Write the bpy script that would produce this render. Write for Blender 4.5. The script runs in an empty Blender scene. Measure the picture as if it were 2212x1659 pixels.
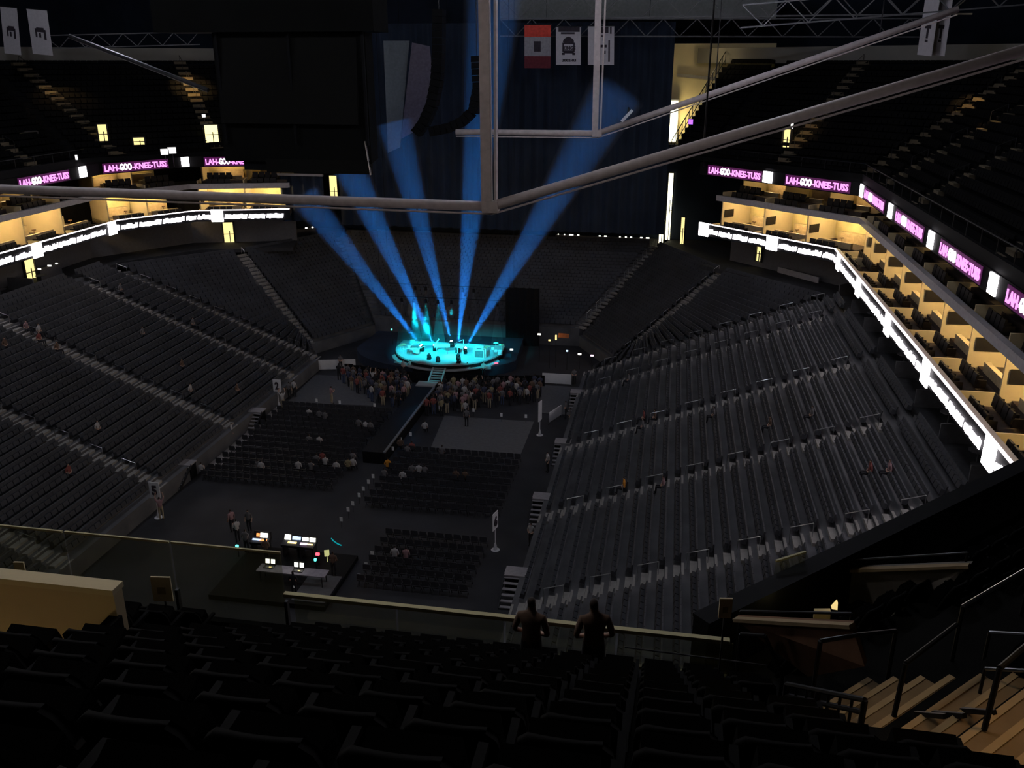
import bpy, math, random
from mathutils import Vector, Matrix
rnd = random.Random(7)
SC = bpy.context.scene
COL = SC.collection
R = math.radians

# ------------------------------------------------------------------ camera, world, exposure
EYE = 29.0
cam = bpy.data.cameras.new('camera')
cam.sensor_width = 36.0
cam.lens = 36.0 * 1912.0 / 2212.0
cam.clip_start = 0.05
cam.clip_end = 400.0
cam_o = bpy.data.objects.new('camera', cam)
cam_o.location = (0, 0, EYE)
cam_o.rotation_euler = (R(70.0), 0, R(10.14))
COL.objects.link(cam_o)
SC.camera = cam_o

world = bpy.data.worlds.new('world')
SC.world = world
world.use_nodes = True
world.node_tree.nodes['Background'].inputs[0].default_value = (0.30, 0.33, 0.42, 1)
world.node_tree.nodes['Background'].inputs[1].default_value = 0.002

SC.view_settings.view_transform = 'Standard'
SC.view_settings.look = 'None'
SC.view_settings.exposure = 0.0
SC.view_settings.gamma = 1.0
SC.view_settings.use_curve_mapping = False
cy = SC.cycles
cy.max_bounces = 5
cy.diffuse_bounces = 2
cy.glossy_bounces = 2
cy.transmission_bounces = 4
cy.transparent_max_bounces = 12
cy.volume_bounces = 0
cy.use_light_tree = False
cy.use_adaptive_sampling = True
cy.adaptive_threshold = 0.04
cy.sample_clamp_indirect = 2.0
cy.caustics_reflective = False
cy.caustics_refractive = False
cy.volume_step_rate = 1.0
cy.volume_max_steps = 64

def lamp(kind, name, loc, power, color, size=0.2, target=None, angle=60, blend=0.4, falloff=None):
    l = bpy.data.lights.new(name, kind)
    l.energy = power
    l.color = color
    if kind == 'AREA':
        l.shape = 'DISK'
        l.size = size
    else:
        l.shadow_soft_size = size
    if kind == 'SPOT':
        l.spot_size = R(angle)
        l.spot_blend = blend
    if falloff:
        l.use_nodes = True
        nt = l.node_tree
        em = [n for n in nt.nodes if n.type == 'EMISSION'][0]
        lf = nt.nodes.new('ShaderNodeLightFalloff')
        lf.inputs['Strength'].default_value = 1.0
        nt.links.new(lf.outputs[falloff], em.inputs['Strength'])
    o = bpy.data.objects.new(name, l)
    o.location = loc
    if target is not None:
        o.rotation_euler = (Vector(target) - Vector(loc)).to_track_quat('-Z', 'Y').to_euler()
    COL.objects.link(o)
    return o

# added fill lamps high under the roof, lifting the dark bowl
FILL = 2500.0
for hx, hy in ((-42, 38), (-41, 64), (1, 38), (0, 64), (-20, 34)):
    lamp('POINT', 'fill_lamp', (hx, hy, 37.5), FILL * (0.55 if hx == -20 else 1.0), (0.82, 0.86, 1.0), 0.6)

for hx, hy in ((-28, 12), (-6, 13)):
    lamp('POINT', 'fill_lamp', (hx, hy, 34.5), 1000, (0.95, 0.88, 0.85), 0.6)  # added fill over the near end, brightening the steel frame

# ------------------------------------------------------------------ pixel helper (design coordinates to places in the hall)
_P, _D, _F = R(20.0), R(10.14), 1912.0
_fw = (-math.sin(_D) * math.cos(_P), math.cos(_D) * math.cos(_P), -math.sin(_P))
_rt = (math.cos(_D), math.sin(_D), 0)
_up = (-math.sin(_D) * math.sin(_P), math.cos(_D) * math.sin(_P), math.cos(_P))
def _ray(x, y):
    a = (x - 1106.0) / _F
    b = -(y - 829.5) / _F
    return tuple(_fw[i] + a * _rt[i] + b * _up[i] for i in range(3))
def AZ(x, y, z):
    r = _ray(x, y); t = (z - EYE) / r[2]
    return Vector((r[0] * t, r[1] * t, z))
def AY(x, y, Y):
    r = _ray(x, y); t = Y / r[1]
    return Vector((r[0] * t, Y, EYE + r[2] * t))
def AX(x, y, X):
    r = _ray(x, y); t = X / r[0]
    return Vector((X, r[1] * t, EYE + r[2] * t))

# ------------------------------------------------------------------ materials
MATS = {}
def mat(name, color, rough=0.8, metal=0.0, var=0.15, scale=4.0, spec=0.3, bump=0.0):
    if name in MATS:
        return MATS[name]
    m = bpy.data.materials.new(name)
    m.use_nodes = True
    nt = m.node_tree
    b = nt.nodes['Principled BSDF']
    b.inputs['Roughness'].default_value = rough
    b.inputs['Metallic'].default_value = metal
    b.inputs['Specular IOR Level'].default_value = spec
    c = tuple(color) + (1,)
    if var > 0:
        tc = nt.nodes.new('ShaderNodeTexCoord')
        nz = nt.nodes.new('ShaderNodeTexNoise')
        nz.inputs['Scale'].default_value = scale
        nz.inputs['Detail'].default_value = 3
        rp = nt.nodes.new('ShaderNodeValToRGB')
        rp.color_ramp.elements[0].position = 0.3
        rp.color_ramp.elements[1].position = 0.7
        rp.color_ramp.elements[0].color = tuple(v * (1 - var) for v in color) + (1,)
        rp.color_ramp.elements[1].color = tuple(min(1, v * (1 + var)) for v in color) + (1,)
        nt.links.new(tc.outputs['Object'], nz.inputs['Vector'])
        nt.links.new(nz.outputs['Fac'], rp.inputs['Fac'])
        nt.links.new(rp.outputs['Color'], b.inputs['Base Color'])
        if bump > 0:
            bp = nt.nodes.new('ShaderNodeBump')
            bp.inputs['Strength'].default_value = bump
            nt.links.new(nz.outputs['Fac'], bp.inputs['Height'])
            nt.links.new(bp.outputs['Normal'], b.inputs['Normal'])
    else:
        b.inputs['Base Color'].default_value = c
    MATS[name] = m
    return m
def emit(name, color, strength, sample=False):
    if name in MATS:
        return MATS[name]
    m = bpy.data.materials.new(name)
    m.use_nodes = True
    nt = m.node_tree
    b = nt.nodes['Principled BSDF']
    b.inputs['Base Color'].default_value = (0.02, 0.02, 0.02, 1)
    b.inputs['Emission Color'].default_value = tuple(color) + (1,)
    b.inputs['Emission Strength'].default_value = strength
    m.cycles.emission_sampling = 'FRONT_BACK' if sample else 'NONE'
    MATS[name] = m
    return m
def haze(name, color, density, fade=None, aniso=0.0):
    m = bpy.data.materials.new(name)
    m.use_nodes = True
    nt = m.node_tree
    nt.nodes.remove(nt.nodes['Principled BSDF'])
    out = nt.nodes['Material Output']
    vs = nt.nodes.new('ShaderNodeVolumeScatter')
    vs.inputs['Color'].default_value = tuple(color) + (1,)
    vs.inputs['Density'].default_value = density
    vs.inputs['Anisotropy'].default_value = aniso
    if fade:
        tc = nt.nodes.new('ShaderNodeTexCoord')
        sp = nt.nodes.new('ShaderNodeSeparateXYZ')
        mr = nt.nodes.new('ShaderNodeMapRange')
        mr.interpolation_type = 'SMOOTHSTEP'
        mr.inputs['From Min'].default_value = fade[0]
        mr.inputs['From Max'].default_value = fade[1]
        mr.inputs['To Min'].default_value = density
        mr.inputs['To Max'].default_value = 0.0
        nt.links.new(tc.outputs['Object'], sp.inputs[0])
        nt.links.new(sp.outputs['Z'], mr.inputs['Value'])
        nt.links.new(mr.outputs['Result'], vs.inputs['Density'])
    nt.links.new(vs.outputs[0], out.inputs['Volume'])
    m.cycles.volume_step_rate = .12
    m.cycles.homogeneous_volume = fade is None
    return m
def glass_mat(name, tint, reflect_mix, reflect_col):
    m = bpy.data.materials.new(name)
    m.use_nodes = True
    nt = m.node_tree
    nt.nodes.remove(nt.nodes['Principled BSDF'])
    out = nt.nodes['Material Output']
    tr = nt.nodes.new('ShaderNodeBsdfTransparent'); tr.inputs[0].default_value = tint + (1,)
    gl = nt.nodes.new('ShaderNodeBsdfGlossy'); gl.inputs['Roughness'].default_value = 0.03
    df = nt.nodes.new('ShaderNodeBsdfDiffuse'); df.inputs[0].default_value = reflect_col + (1,)  # olive diffuse layer paints a warm reflection into the glass
    fr = nt.nodes.new('ShaderNodeValue'); fr.outputs[0].default_value = .05
    m1 = nt.nodes.new('ShaderNodeMixShader'); m1.inputs[0].default_value = reflect_mix
    m2 = nt.nodes.new('ShaderNodeMixShader')
    nt.links.new(tr.outputs[0], m1.inputs[1]); nt.links.new(df.outputs[0], m1.inputs[2])
    nt.links.new(fr.outputs[0], m2.inputs[0]); nt.links.new(m1.outputs[0], m2.inputs[1]); nt.links.new(gl.outputs[0], m2.inputs[2])
    nt.links.new(m2.outputs[0], out.inputs['Surface'])
    MATS[name] = m
    return m

CONC = mat('stand_concrete', (0.105, 0.104, 0.110), 0.85, var=0.25, scale=0.6)
STEPM = mat('step_concrete', (0.30, 0.285, 0.265), 0.8, var=0.15, scale=2.0)
SEATM = mat('seat_charcoal', (0.048, 0.050, 0.058), 0.75, var=0.2, scale=0.5)
BLACK = mat('black_paint', (0.009, 0.009, 0.010), 0.7, spec=.1)
DARK = mat('dark_metal', (0.03, 0.03, 0.033), 0.45, 0.3)
STEEL = mat('rail_steel', (0.55, 0.55, 0.55), 0.3, 1.0, var=0.05)
FLOORM = mat('floor_cover', (0.032, 0.032, 0.036), 0.8, var=0.2, scale=0.4)
TAN = mat('tan_paint', (0.62, 0.50, 0.30), 0.85, var=0.06, scale=1.0)
CREAM = mat('cream_paint', (0.70, 0.60, 0.38), 0.85, var=0.06, scale=0.7)
FASC = mat('fascia_grey', (0.32, 0.30, 0.31), 0.6, var=0.1)
SUITEF = mat('suite_carpet', (0.08, 0.06, 0.05), 0.9)
DRAPE = mat('blue_tinted_drape', (0.018, 0.026, 0.044), 0.95, var=0.3, scale=0.3)  # blue light of the stage beams mixed into the drape colour
WHITE = mat('white_vinyl', (0.72, 0.72, 0.74), 0.7, var=0.04)
BROWN = mat('brown_wood', (0.20, 0.11, 0.05), 0.6)

# ------------------------------------------------------------------ mesh builder
class MB:
    def __init__(s):
        s.v = []; s.f = []; s.mi = []; s.cur = 0
    def face(s, *ps):
        i = len(s.v); s.v += [tuple(p) for p in ps]; s.f.append(tuple(range(i, i + len(ps)))); s.mi.append(s.cur)
    def hexa(s, b, t):
        i = len(s.v); n = len(b); s.v += [tuple(p) for p in b] + [tuple(p) for p in t]
        s.f.append(tuple(i + n - 1 - k for k in range(n))); s.f.append(tuple(i + n + k for k in range(n)))
        for k in range(n):
            s.f.append((i + k, i + (k + 1) % n, i + n + (k + 1) % n, i + n + k))
        s.mi += [s.cur] * (n + 2)
    def box(s, c, d, rz=0.0, rx=0.0):
        hx, hy, hz = d[0] / 2, d[1] / 2, d[2] / 2
        M = Matrix.Rotation(rz, 3, 'Z') @ Matrix.Rotation(rx, 3, 'X')
        c = Vector(c)
        q = [(-hx, -hy), (hx, -hy), (hx, hy), (-hx, hy)]
        s.hexa([c + M @ Vector((x, y, -hz)) for x, y in q], [c + M @ Vector((x, y, hz)) for x, y in q])
    def beam(s, p, q, w, h, up=(0, 0, 1)):
        p = Vector(p); q = Vector(q); d = (q - p).normalized(); u = Vector(up)
        a = d.cross(u)
        if a.length < 1e-4: a = d.cross(Vector((1, 0, 0)))
        a.normalize(); b = a.cross(d).normalized()
        cs = [-a * w / 2 - b * h / 2, a * w / 2 - b * h / 2, a * w / 2 + b * h / 2, -a * w / 2 + b * h / 2]
        s.hexa([p + c for c in cs], [q + c for c in cs])
    def tube(s, p, q, r, n=8, r2=None):
        p = Vector(p); q = Vector(q); d = (q - p).normalized()
        a = d.cross(Vector((0, 0, 1)))
        if a.length < 1e-3: a = d.cross(Vector((1, 0, 0)))
        a.normalize(); b = d.cross(a)
        r2 = r if r2 is None else r2
        cs = [(math.cos(2 * math.pi * k / n), math.sin(2 * math.pi * k / n)) for k in range(n)]
        s.hexa([p + (a * x + b * y) * r for x, y in cs], [q + (a * x + b * y) * r2 for x, y in cs])
    def path(s, pts, r, n=6):
        for a, b in zip(pts, pts[1:]): s.tube(a, b, r, n)
    def prism(s, poly, z0, z1):
        s.hexa([(x, y, z0) for x, y in poly], [(x, y, z1) for x, y in poly])
    def lathe(s, prof, c, n=12, rz=0):
        i = len(s.v); m = len(prof); c = Vector(c)
        for k in range(n):
            a = 2 * math.pi * k / n
            for r, z in prof: s.v.append(tuple(c + Vector((r * math.cos(a), r * math.sin(a), z))))
        for k in range(n):
            for j in range(m - 1):
                a = i + k * m + j; b = i + ((k + 1) % n) * m + j
                s.f.append((a, b, b + 1, a + 1)); s.mi.append(s.cur)
    def mesh(s, name, mats, off=(0, 0, 0), smooth=False):
        me = bpy.data.meshes.new(name)
        ox, oy, oz = off
        me.from_pydata([(x - ox, y - oy, z - oz) for x, y, z in s.v], [], s.f)
        for m in (mats if isinstance(mats, (list, tuple)) else [mats]): me.materials.append(m)
        if any(s.mi): me.polygons.foreach_set('material_index', s.mi)
        if smooth: me.polygons.foreach_set('use_smooth', [True] * len(me.polygons))
        me.update()
        return me
    def base(s):
        xs = [v[0] for v in s.v]; ys = [v[1] for v in s.v]; zs = [v[2] for v in s.v]
        return ((min(xs) + max(xs)) / 2, (min(ys) + max(ys)) / 2, min(zs))
    def build(s, name, mats, parent=None, smooth=False):
        off = s.base() if parent is None else tuple(wloc(parent))
        o = bpy.data.objects.new(name, s.mesh(name, mats, off, smooth))
        COL.objects.link(o)
        if parent is None: o.location = off
        else: o.parent = parent
        return o
def wloc(o):
    v = Vector(o.location)
    while o.parent is not None:
        o = o.parent; v = v + Vector(o.location)
    return v
def tag(o, label, cat, group=None):
    o['label'] = label; o['category'] = cat
    if group: o['group'] = group
    return o
def thing(name, label, cat, loc=(0, 0, 0), group=None):
    o = bpy.data.objects.new(name, None)
    o.empty_display_size = 0.2
    o.location = loc
    COL.objects.link(o)
    return tag(o, label, cat, group)
def struct(o):
    o['kind'] = 'structure'
    return o
def inst(src, loc, rz=0.0, scale=1.0, name=None):
    o = src.copy()
    if name: o.name = name
    COL.objects.link(o)
    o.location = loc; o.rotation_euler = (0, 0, rz)
    if scale != 1.0: o.scale = (scale,) * 3
    for ch in src.children:
        c = ch.copy(); COL.objects.link(c); c.parent = o
    return o
def proto(mesh, name):
    o = bpy.data.objects.new(name, mesh)
    return o
def put(mesh, name, loc, rz=0.0, label=None, cat=None, group=None, parent=None, scale=None):
    o = bpy.data.objects.new(name, mesh)
    COL.objects.link(o)
    o.location = loc; o.rotation_euler = (0, 0, rz)
    if scale: o.scale = scale
    if parent is not None: o.parent = parent
    if label: tag(o, label, cat, group)
    return o
def text_mesh(txt, mat_, w, h, depth=0.03):
    cu = bpy.data.curves.new('txt', 'FONT')
    cu.body = txt; cu.extrude = 0.02; cu.offset = 0.035; cu.resolution_u = 2
    o = bpy.data.objects.new('txt', cu)
    COL.objects.link(o)
    bpy.context.view_layer.update()
    me = bpy.data.meshes.new_from_object(o.evaluated_get(bpy.context.evaluated_depsgraph_get()))
    bpy.data.objects.remove(o)
    xs = [v.co.x for v in me.vertices]; ys = [v.co.y for v in me.vertices]
    x0, x1, y0, y1 = min(xs), max(xs), min(ys), max(ys)
    for v in me.vertices:
        v.co = ((v.co.x - x0) / (x1 - x0) * w, v.co.z * depth / 0.02, (v.co.y - y0) / (y1 - y0) * h)
    me.materials.clear(); me.materials.append(mat_)
    return me

# ------------------------------------------------------------------ plan paths (reading direction forward, outward on the left hand)
XC = -20.5
RPATH = [(3.0, 90.3), (14.0, 79.0), (14.0, 18.0)]
LPATH = [(-55.1, 18.0), (-55.1, 81.5), (-50.5, 88.5), (-41.0, 91.4)]
def offs(path, d):
    out = []
    n = len(path)
    for i, p in enumerate(path):
        ns = []
        if i > 0: a = Vector(p) - Vector(path[i - 1]); ns.append(Vector((-a.y, a.x)).normalized())
        if i < n - 1: a = Vector(path[i + 1]) - Vector(p); ns.append(Vector((-a.y, a.x)).normalized())
        if len(ns) == 1: m = ns[0] * d
        else:
            b = (ns[0] + ns[1]).normalized(); m = b * (d / max(0.3, b.dot(ns[0])))
        out.append((p[0] + m.x, p[1] + m.y))
    return out
def band(mb, path, d0, d1, z0, z1):
    a = offs(path, d0); b = offs(path, d1)
    for i in range(len(path) - 1):
        mb.prism([a[i], a[i + 1], b[i + 1], b[i]], z0, z1)
def along(pts, s):
    for a, b in zip(pts, pts[1:]):
        a = Vector(a); b = Vector(b); L = (b - a).length
        if s <= L or b == Vector(pts[-1]):
            t = (b - a).normalized()
            return a + t * s, t, Vector((-t.y, t.x))
        s -= L
def s_of(pts, q):
    best = None; acc = 0; q = Vector(q)
    for a, b in zip(pts, pts[1:]):
        a = Vector(a); b = Vector(b); L = (b - a).length; t = (b - a) / L
        u = max(0, min(L, (q - a).dot(t))); dd = (a + t * u - q).length
        if best is None or dd < best[0]: best = (dd, acc + u)
        acc += L
    return best[1]
def plen(pts): return sum((Vector(b) - Vector(a)).length for a, b in zip(pts, pts[1:]))
ORD = ['first', 'second', 'third', 'fourth', 'fifth', 'sixth', 'seventh', 'eighth', 'ninth', 'tenth', 'eleventh', 'twelfth', 'thirteenth', 'fourteenth']
MIR = lambda p: (2 * XC - p[0],) + tuple(p[1:])

# ------------------------------------------------------------------ shell
m = MB(); m.box((XC, 57, -0.15), (140, 130, 0.3)); floor = struct(m.build('floor', FLOORM))
m = MB(); m.box((XC, 57, 40.2), (140, 130, 0.4)); struct(m.build('ceiling', BLACK))
for nm, c, d in (('wall_left', (XC - 66, 57, 20), (0.4, 130, 40)), ('wall_right', (XC + 66, 57, 20), (0.4, 130, 40)),
                 ('wall_far', (XC, 121, 20), (132, 0.4, 40)), ('wall_near', (XC, -7, 20), (132, 0.4, 40))):
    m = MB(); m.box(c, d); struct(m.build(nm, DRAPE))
# ------------------------------------------------------------------ raked stands
def lerp(a, b, t): return (a[0] + (b[0] - a[0]) * t, a[1] + (b[1] - a[1]) * t)
def seat_into(mb, p, z, face, w=0.46):
    f = Vector((face[0], face[1])).normalized(); a = Vector((-f.y, f.x))
    def pt(u, v, zz): return (p[0] + a.x * u + f.x * v, p[1] + a.y * u + f.y * v, z + zz)
    h = w / 2
    mb.hexa([pt(-h, -0.12, 0.38), pt(h, -0.12, 0.38), pt(h, -0.03, 0.38), pt(-h, -0.03, 0.38)],
            [pt(-h, -0.22, 0.86), pt(h, -0.22, 0.86), pt(h, -0.15, 0.86), pt(-h, -0.15, 0.86)])
    mb.hexa([pt(-h * .9, -0.05, 0.36), pt(h * .9, -0.05, 0.36), pt(h * .9, 0.16, 0.40), pt(-h * .9, 0.16, 0.40)],
            [pt(-h * .9, -0.12, 0.62), pt(h * .9, -0.12, 0.62), pt(h * .9, 0.08, 0.70), pt(-h * .9, 0.08, 0.70)])
def section(label, f0, f1, b0, b1, z0, z1, n, seats, gap0=0.65, gap1=0.65, skip=None, floor_z=0.0, front=True, seat=True, spacing=0.56, cat='grandstand', name='seating_section', matl=None):
    mb = MB(); dz = (z1 - z0) / n
    for k in range(n):
        a0 = lerp(f0, b0, k / n); a1 = lerp(f1, b1, k / n); c0 = lerp(f0, b0, (k + 1) / n); c1 = lerp(f1, b1, (k + 1) / n)
        z = z0 + dz * k; zl = (floor_z if front else z - 0.4) if k == 0 else z - dz
        mb.face((a0[0], a0[1], zl), (a1[0], a1[1], zl), (a1[0], a1[1], z), (a0[0], a0[1], z))
        mb.face((a0[0], a0[1], z), (a1[0], a1[1], z), (c1[0], c1[1], z), (c0[0], c0[1], z))
        mb.face((a0[0], a0[1], z - 1.0), (a0[0], a0[1], z), (c0[0], c0[1], z), (c0[0], c0[1], z - 1.0))
        mb.face((a1[0], a1[1], z - 1.0), (a1[0], a1[1], z), (c1[0], c1[1], z), (c1[0], c1[1], z - 1.0))
        if seat:
            p0 = Vector(lerp(f0, b0, (k + 0.72) / n)); p1 = Vector(lerp(f1, b1, (k + 0.72) / n))
            L = (p1 - p0).length; t = (p1 - p0) / L
            fc = Vector(lerp(f0, f1, .5)) - Vector(lerp(b0, b1, .5))
            nn = Vector((-t.y, t.x))
            if nn.dot(fc) < 0: nn = -nn
            s = gap0 + spacing / 2
            while s < L - gap1 - spacing / 2 + 1e-3:
                q = p0 + t * s
                if not (skip and skip(q, k)): seat_into(seats, q, z, nn, spacing * 0.965)
                s += spacing
    o = mb.build('%s' % name, matl or CONC)
    return tag(o, label, cat)
STEP_ME = {}
def aisle(sec, f, b, z0, z1, n, width, split=True, mat_=None, k0=0, rail=True, k1=0):
    """half-steps down one aisle; each step a part of its section when split"""
    d = Vector(b) - Vector(f); L = d.length; d /= L; a = Vector((-d.y, d.x)); dz = (z1 - z0) / n; tr = L / n
    M = mat_ or STEPM; merged = MB()
    W = wloc(sec)
    ang = math.atan2(a.y, a.x)
    key = (round(width, 2), round(tr, 2), M.name)
    if split and key not in STEP_ME:
        sb = MB(); sb.box((0, 0, dz * .25), (width, tr * .46, dz * .5 + .02)); STEP_ME[key] = sb.mesh('step', M)
        sb = MB(); sb.box((0, 0, 0.012), (width, tr * .16, 0.03)); STEP_ME[key + (1,)] = sb.mesh('nosing', M)
    for k in range(k0, n - k1):
        z = z0 + dz * k
        c = Vector(f) + d * tr * (k + 0.76); e = Vector(f) + d * tr * (k + 0.10)
        if split:
            put(STEP_ME[key], 'step', (c.x - W.x, c.y - W.y, z - W.z), ang, parent=sec)
            put(STEP_ME[key + (1,)], 'step_nosing', (e.x - W.x, e.y - W.y, z - W.z), ang, parent=sec)
        else:
            merged.box((c.x, c.y, z + dz * .25), (width, tr * .46, dz * .5 + .02), ang)
            merged.box((e.x, e.y, z + .012), (width, tr * .16, .03), ang)
    if not split: merged.build('aisle_stairs', M, sec)
    if rail:
        for k in range(k0 + 2, n - 1, 3):
            hr = MB()
            p = Vector(f) + d * tr * (k + .3); q = Vector(f) + d * tr * (k + 1.6); z = z0 + dz * k; zq = z0 + dz * (k + 1)
            hr.path([(p.x, p.y, z), (p.x, p.y, z + .95), (q.x, q.y, zq + .95), (q.x, q.y, zq)], .022, 5)
            hr.build('handrail', STEEL if z0 < 15 else DARK, sec)

SEATS = MB()
Z0, Z1, NR = 1.2, 9.95, 27
FX, BX = -7.3, 14.5
YS = [18, 40, 50.4, 61.2, 73.4, 78.9]
NM = ['nearest the viewer', 'second from the viewer', 'third from the viewer', 'fourth from the viewer', 'narrow wedge before the corner']
A5B = (14.0, 79.4); F1F = (-4.6, 83.5); F1B = (5.2, 89.4); F2F = (-9.0, 91.5); F2B = (-1.5, 102.0)
SECS = {}
Z1E, NRE = 9.3, 25
for side in (1, -1):
    mr = (lambda p: p) if side == 1 else MIR
    sn = 'right' if side == 1 else 'left'
    for i in range(5):
        y0, y1 = YS[i], YS[i + 1]
        s = section('dark lower bowl seating on the %s side, %s' % (sn, NM[i]), mr((FX, y0)), mr((FX, y1)), mr((BX, y0)), mr((BX, y1)), Z0, Z1, NR, SEATS)
        SECS[side, i] = s
        if i: aisle(s, mr((FX, y0)), mr((BX, y0)), Z0, Z1, NR, 1.15, split=(side == 1 and i < 5), k1=2)
    s = section('dark lower bowl corner block on the %s, beside the long side stand' % sn, mr((FX, 79.2)), mr(F1F), mr(A5B), mr(F1B), Z0, Z1E, NRE, SEATS)
    aisle(s, mr((FX, 79.2)), mr(A5B), Z0, Z1E, NRE, 1.1, split=False)
    s2 = section('dark lower bowl corner block on the %s, next to the stage end' % sn, mr(F1F), mr(F2F), mr(F1B), mr(F2B), Z0, Z1E, NRE, SEATS)
    aisle(s2, mr(F1F), mr(F1B), Z0, Z1E, NRE, 1.15, split=False)
s = section('dark end stand rising behind the stage', F2F, MIR(F2F), F2B, MIR(F2B), Z0 + .8, Z1E, NRE, SEATS)
aisle(s, F2F, F2B, Z0 + .8, Z1E, NRE, 1.3, split=False)
o = SEATS.build('arena_seat', SEATM); tag(o, 'rows of empty charcoal folding seats filling the lower bowl', 'seats', 'lower bowl seats'); o['kind'] = 'stuff'

CCF = mat('concourse_floor', (.035, .035, .038), .9, var=.2)
CCW = mat('concourse_wall', (.12, .115, .12), .85, var=.1)
# concourse behind the top row, under the suites
for side, path in ((1, RPATH), (-1, LPATH)):
    sn = 'right' if side == 1 else 'left'
    m = MB(); band(m, path, .5, 5.0, Z1 - .75, Z1 - .35); struct(m.build('trim_1' if side == 1 else 'trim_2', CCF))
    m = MB(); band(m, path, 4.6, 5.0, Z1 - .35, 13.0); struct(m.build('wall_concourse_' + sn, CCW))
    pp = offs(path, 1.0); Lp = plen(pp); k = 0
    for kk in range(10):
        s_ = (bL0 := (16.0 if side == 1 else 3.0)) + kk * 5.35
        if s_ > Lp - 2: break
        p, tt, nn = along(pp, s_); q = p + nn * 2.6
        m = MB(); m.beam((p.x, p.y, Z1 - .35 + .55), (q.x, q.y, Z1 - .35 + .55), .12, 1.1)
        tag(m.build('loge_divider', CCW), 'low grey divider of the %s loge under the %s white ribbon board' % (ORD[kk], sn), 'divider', 'loge dividers')
        m = MB(); c = p + nn * 1.2 + tt * 2.6; m.lathe([(.28, 0), (.04, .05), (.04, .70), (.5, .72), (.5, .76), (0, .76)], (c.x, c.y, Z1 - .35), 10)
        tag(m.build('loge_table', CCW), 'round grey table in the %s loge under the %s white ribbon board' % (ORD[kk], sn), 'table', 'loge tables')
m = MB(); m.prism([F2B, MIR(F2B), MIR((0.2, 108)), (0.2, 108)], Z1E - .75, Z1E - .35); struct(m.build('trim_3', CONC))
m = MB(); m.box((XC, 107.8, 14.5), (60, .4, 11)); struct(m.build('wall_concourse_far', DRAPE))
# pale guard panels at the back of the right corner rows
m = MB()
a = AZ(1680, 588, 9.6); b = AZ(1768, 612, 9.6)
m.beam(a, b, .12, 1.1); tag(m.build('guard_panel', FASC), 'low grey guard panel behind the top corner rows under the white ribbon board', 'panel')

# ------------------------------------------------------------------ ribbon boards
PINK = emit('led_pink', (1.0, 0.30, 0.95), 1.7, True)
PINKBG = emit('led_magenta_dim', (0.30, 0.02, 0.26), 0.22)
LEDW = emit('led_white', (1.0, 0.94, 0.98), 9.0, True)
LEDL = emit('led_line', (1.0, 0.90, 0.97), 3.0, True)
LEDHOT = emit('led_hot_white', (1.0, 0.93, 1.0), 6.0, True)
TW = 7.3
T_A = text_mesh('LAH-', PINK, TW * .235, .62)
T_B = text_mesh('GOO', LEDHOT, TW * .185, .66)
T_C = text_mesh('-KNEE-TUSS', PINK, TW * .57, .62)
lg = MB(); lg.box((0, 0, 0), (1.25, .10, 1.3))  # lower squares enlarged, their bloom built into the shape
LOGO_LO = lg.mesh('white_square', LEDW)
lg = MB(); lg.box((0, 0, 0), (1.05, .10, 1.0))
LOGO_UP = lg.mesh('white_square', LEDW)
def orient(o, p, t, z):
    o.location = (p.x, p.y, z); o.rotation_euler = (0, 0, math.atan2(t.y, t.x))
def word_mesh(length, rr):
    mb = MB(); x = 0.0
    while x < length - 0.12:
        w = min(rr.uniform(.20, .34), length - x); h = rr.choice((.36, .42, .46, .48)); b = rr.choice((0, 0, .04, -.03))
        q = .10
        mb.hexa([(x, -.02, b), (x + w - .02, -.02, b), (x + w - .02, .02, b), (x, .02, b)], [(x + q, -.02, b + h), (x + w - .02 + q, -.02, b + h), (x + w - .02 + q, .02, b + h), (x + q, .02, b + h)])
        x += w
    return mb.mesh('lettering', LEDHOT)
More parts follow.
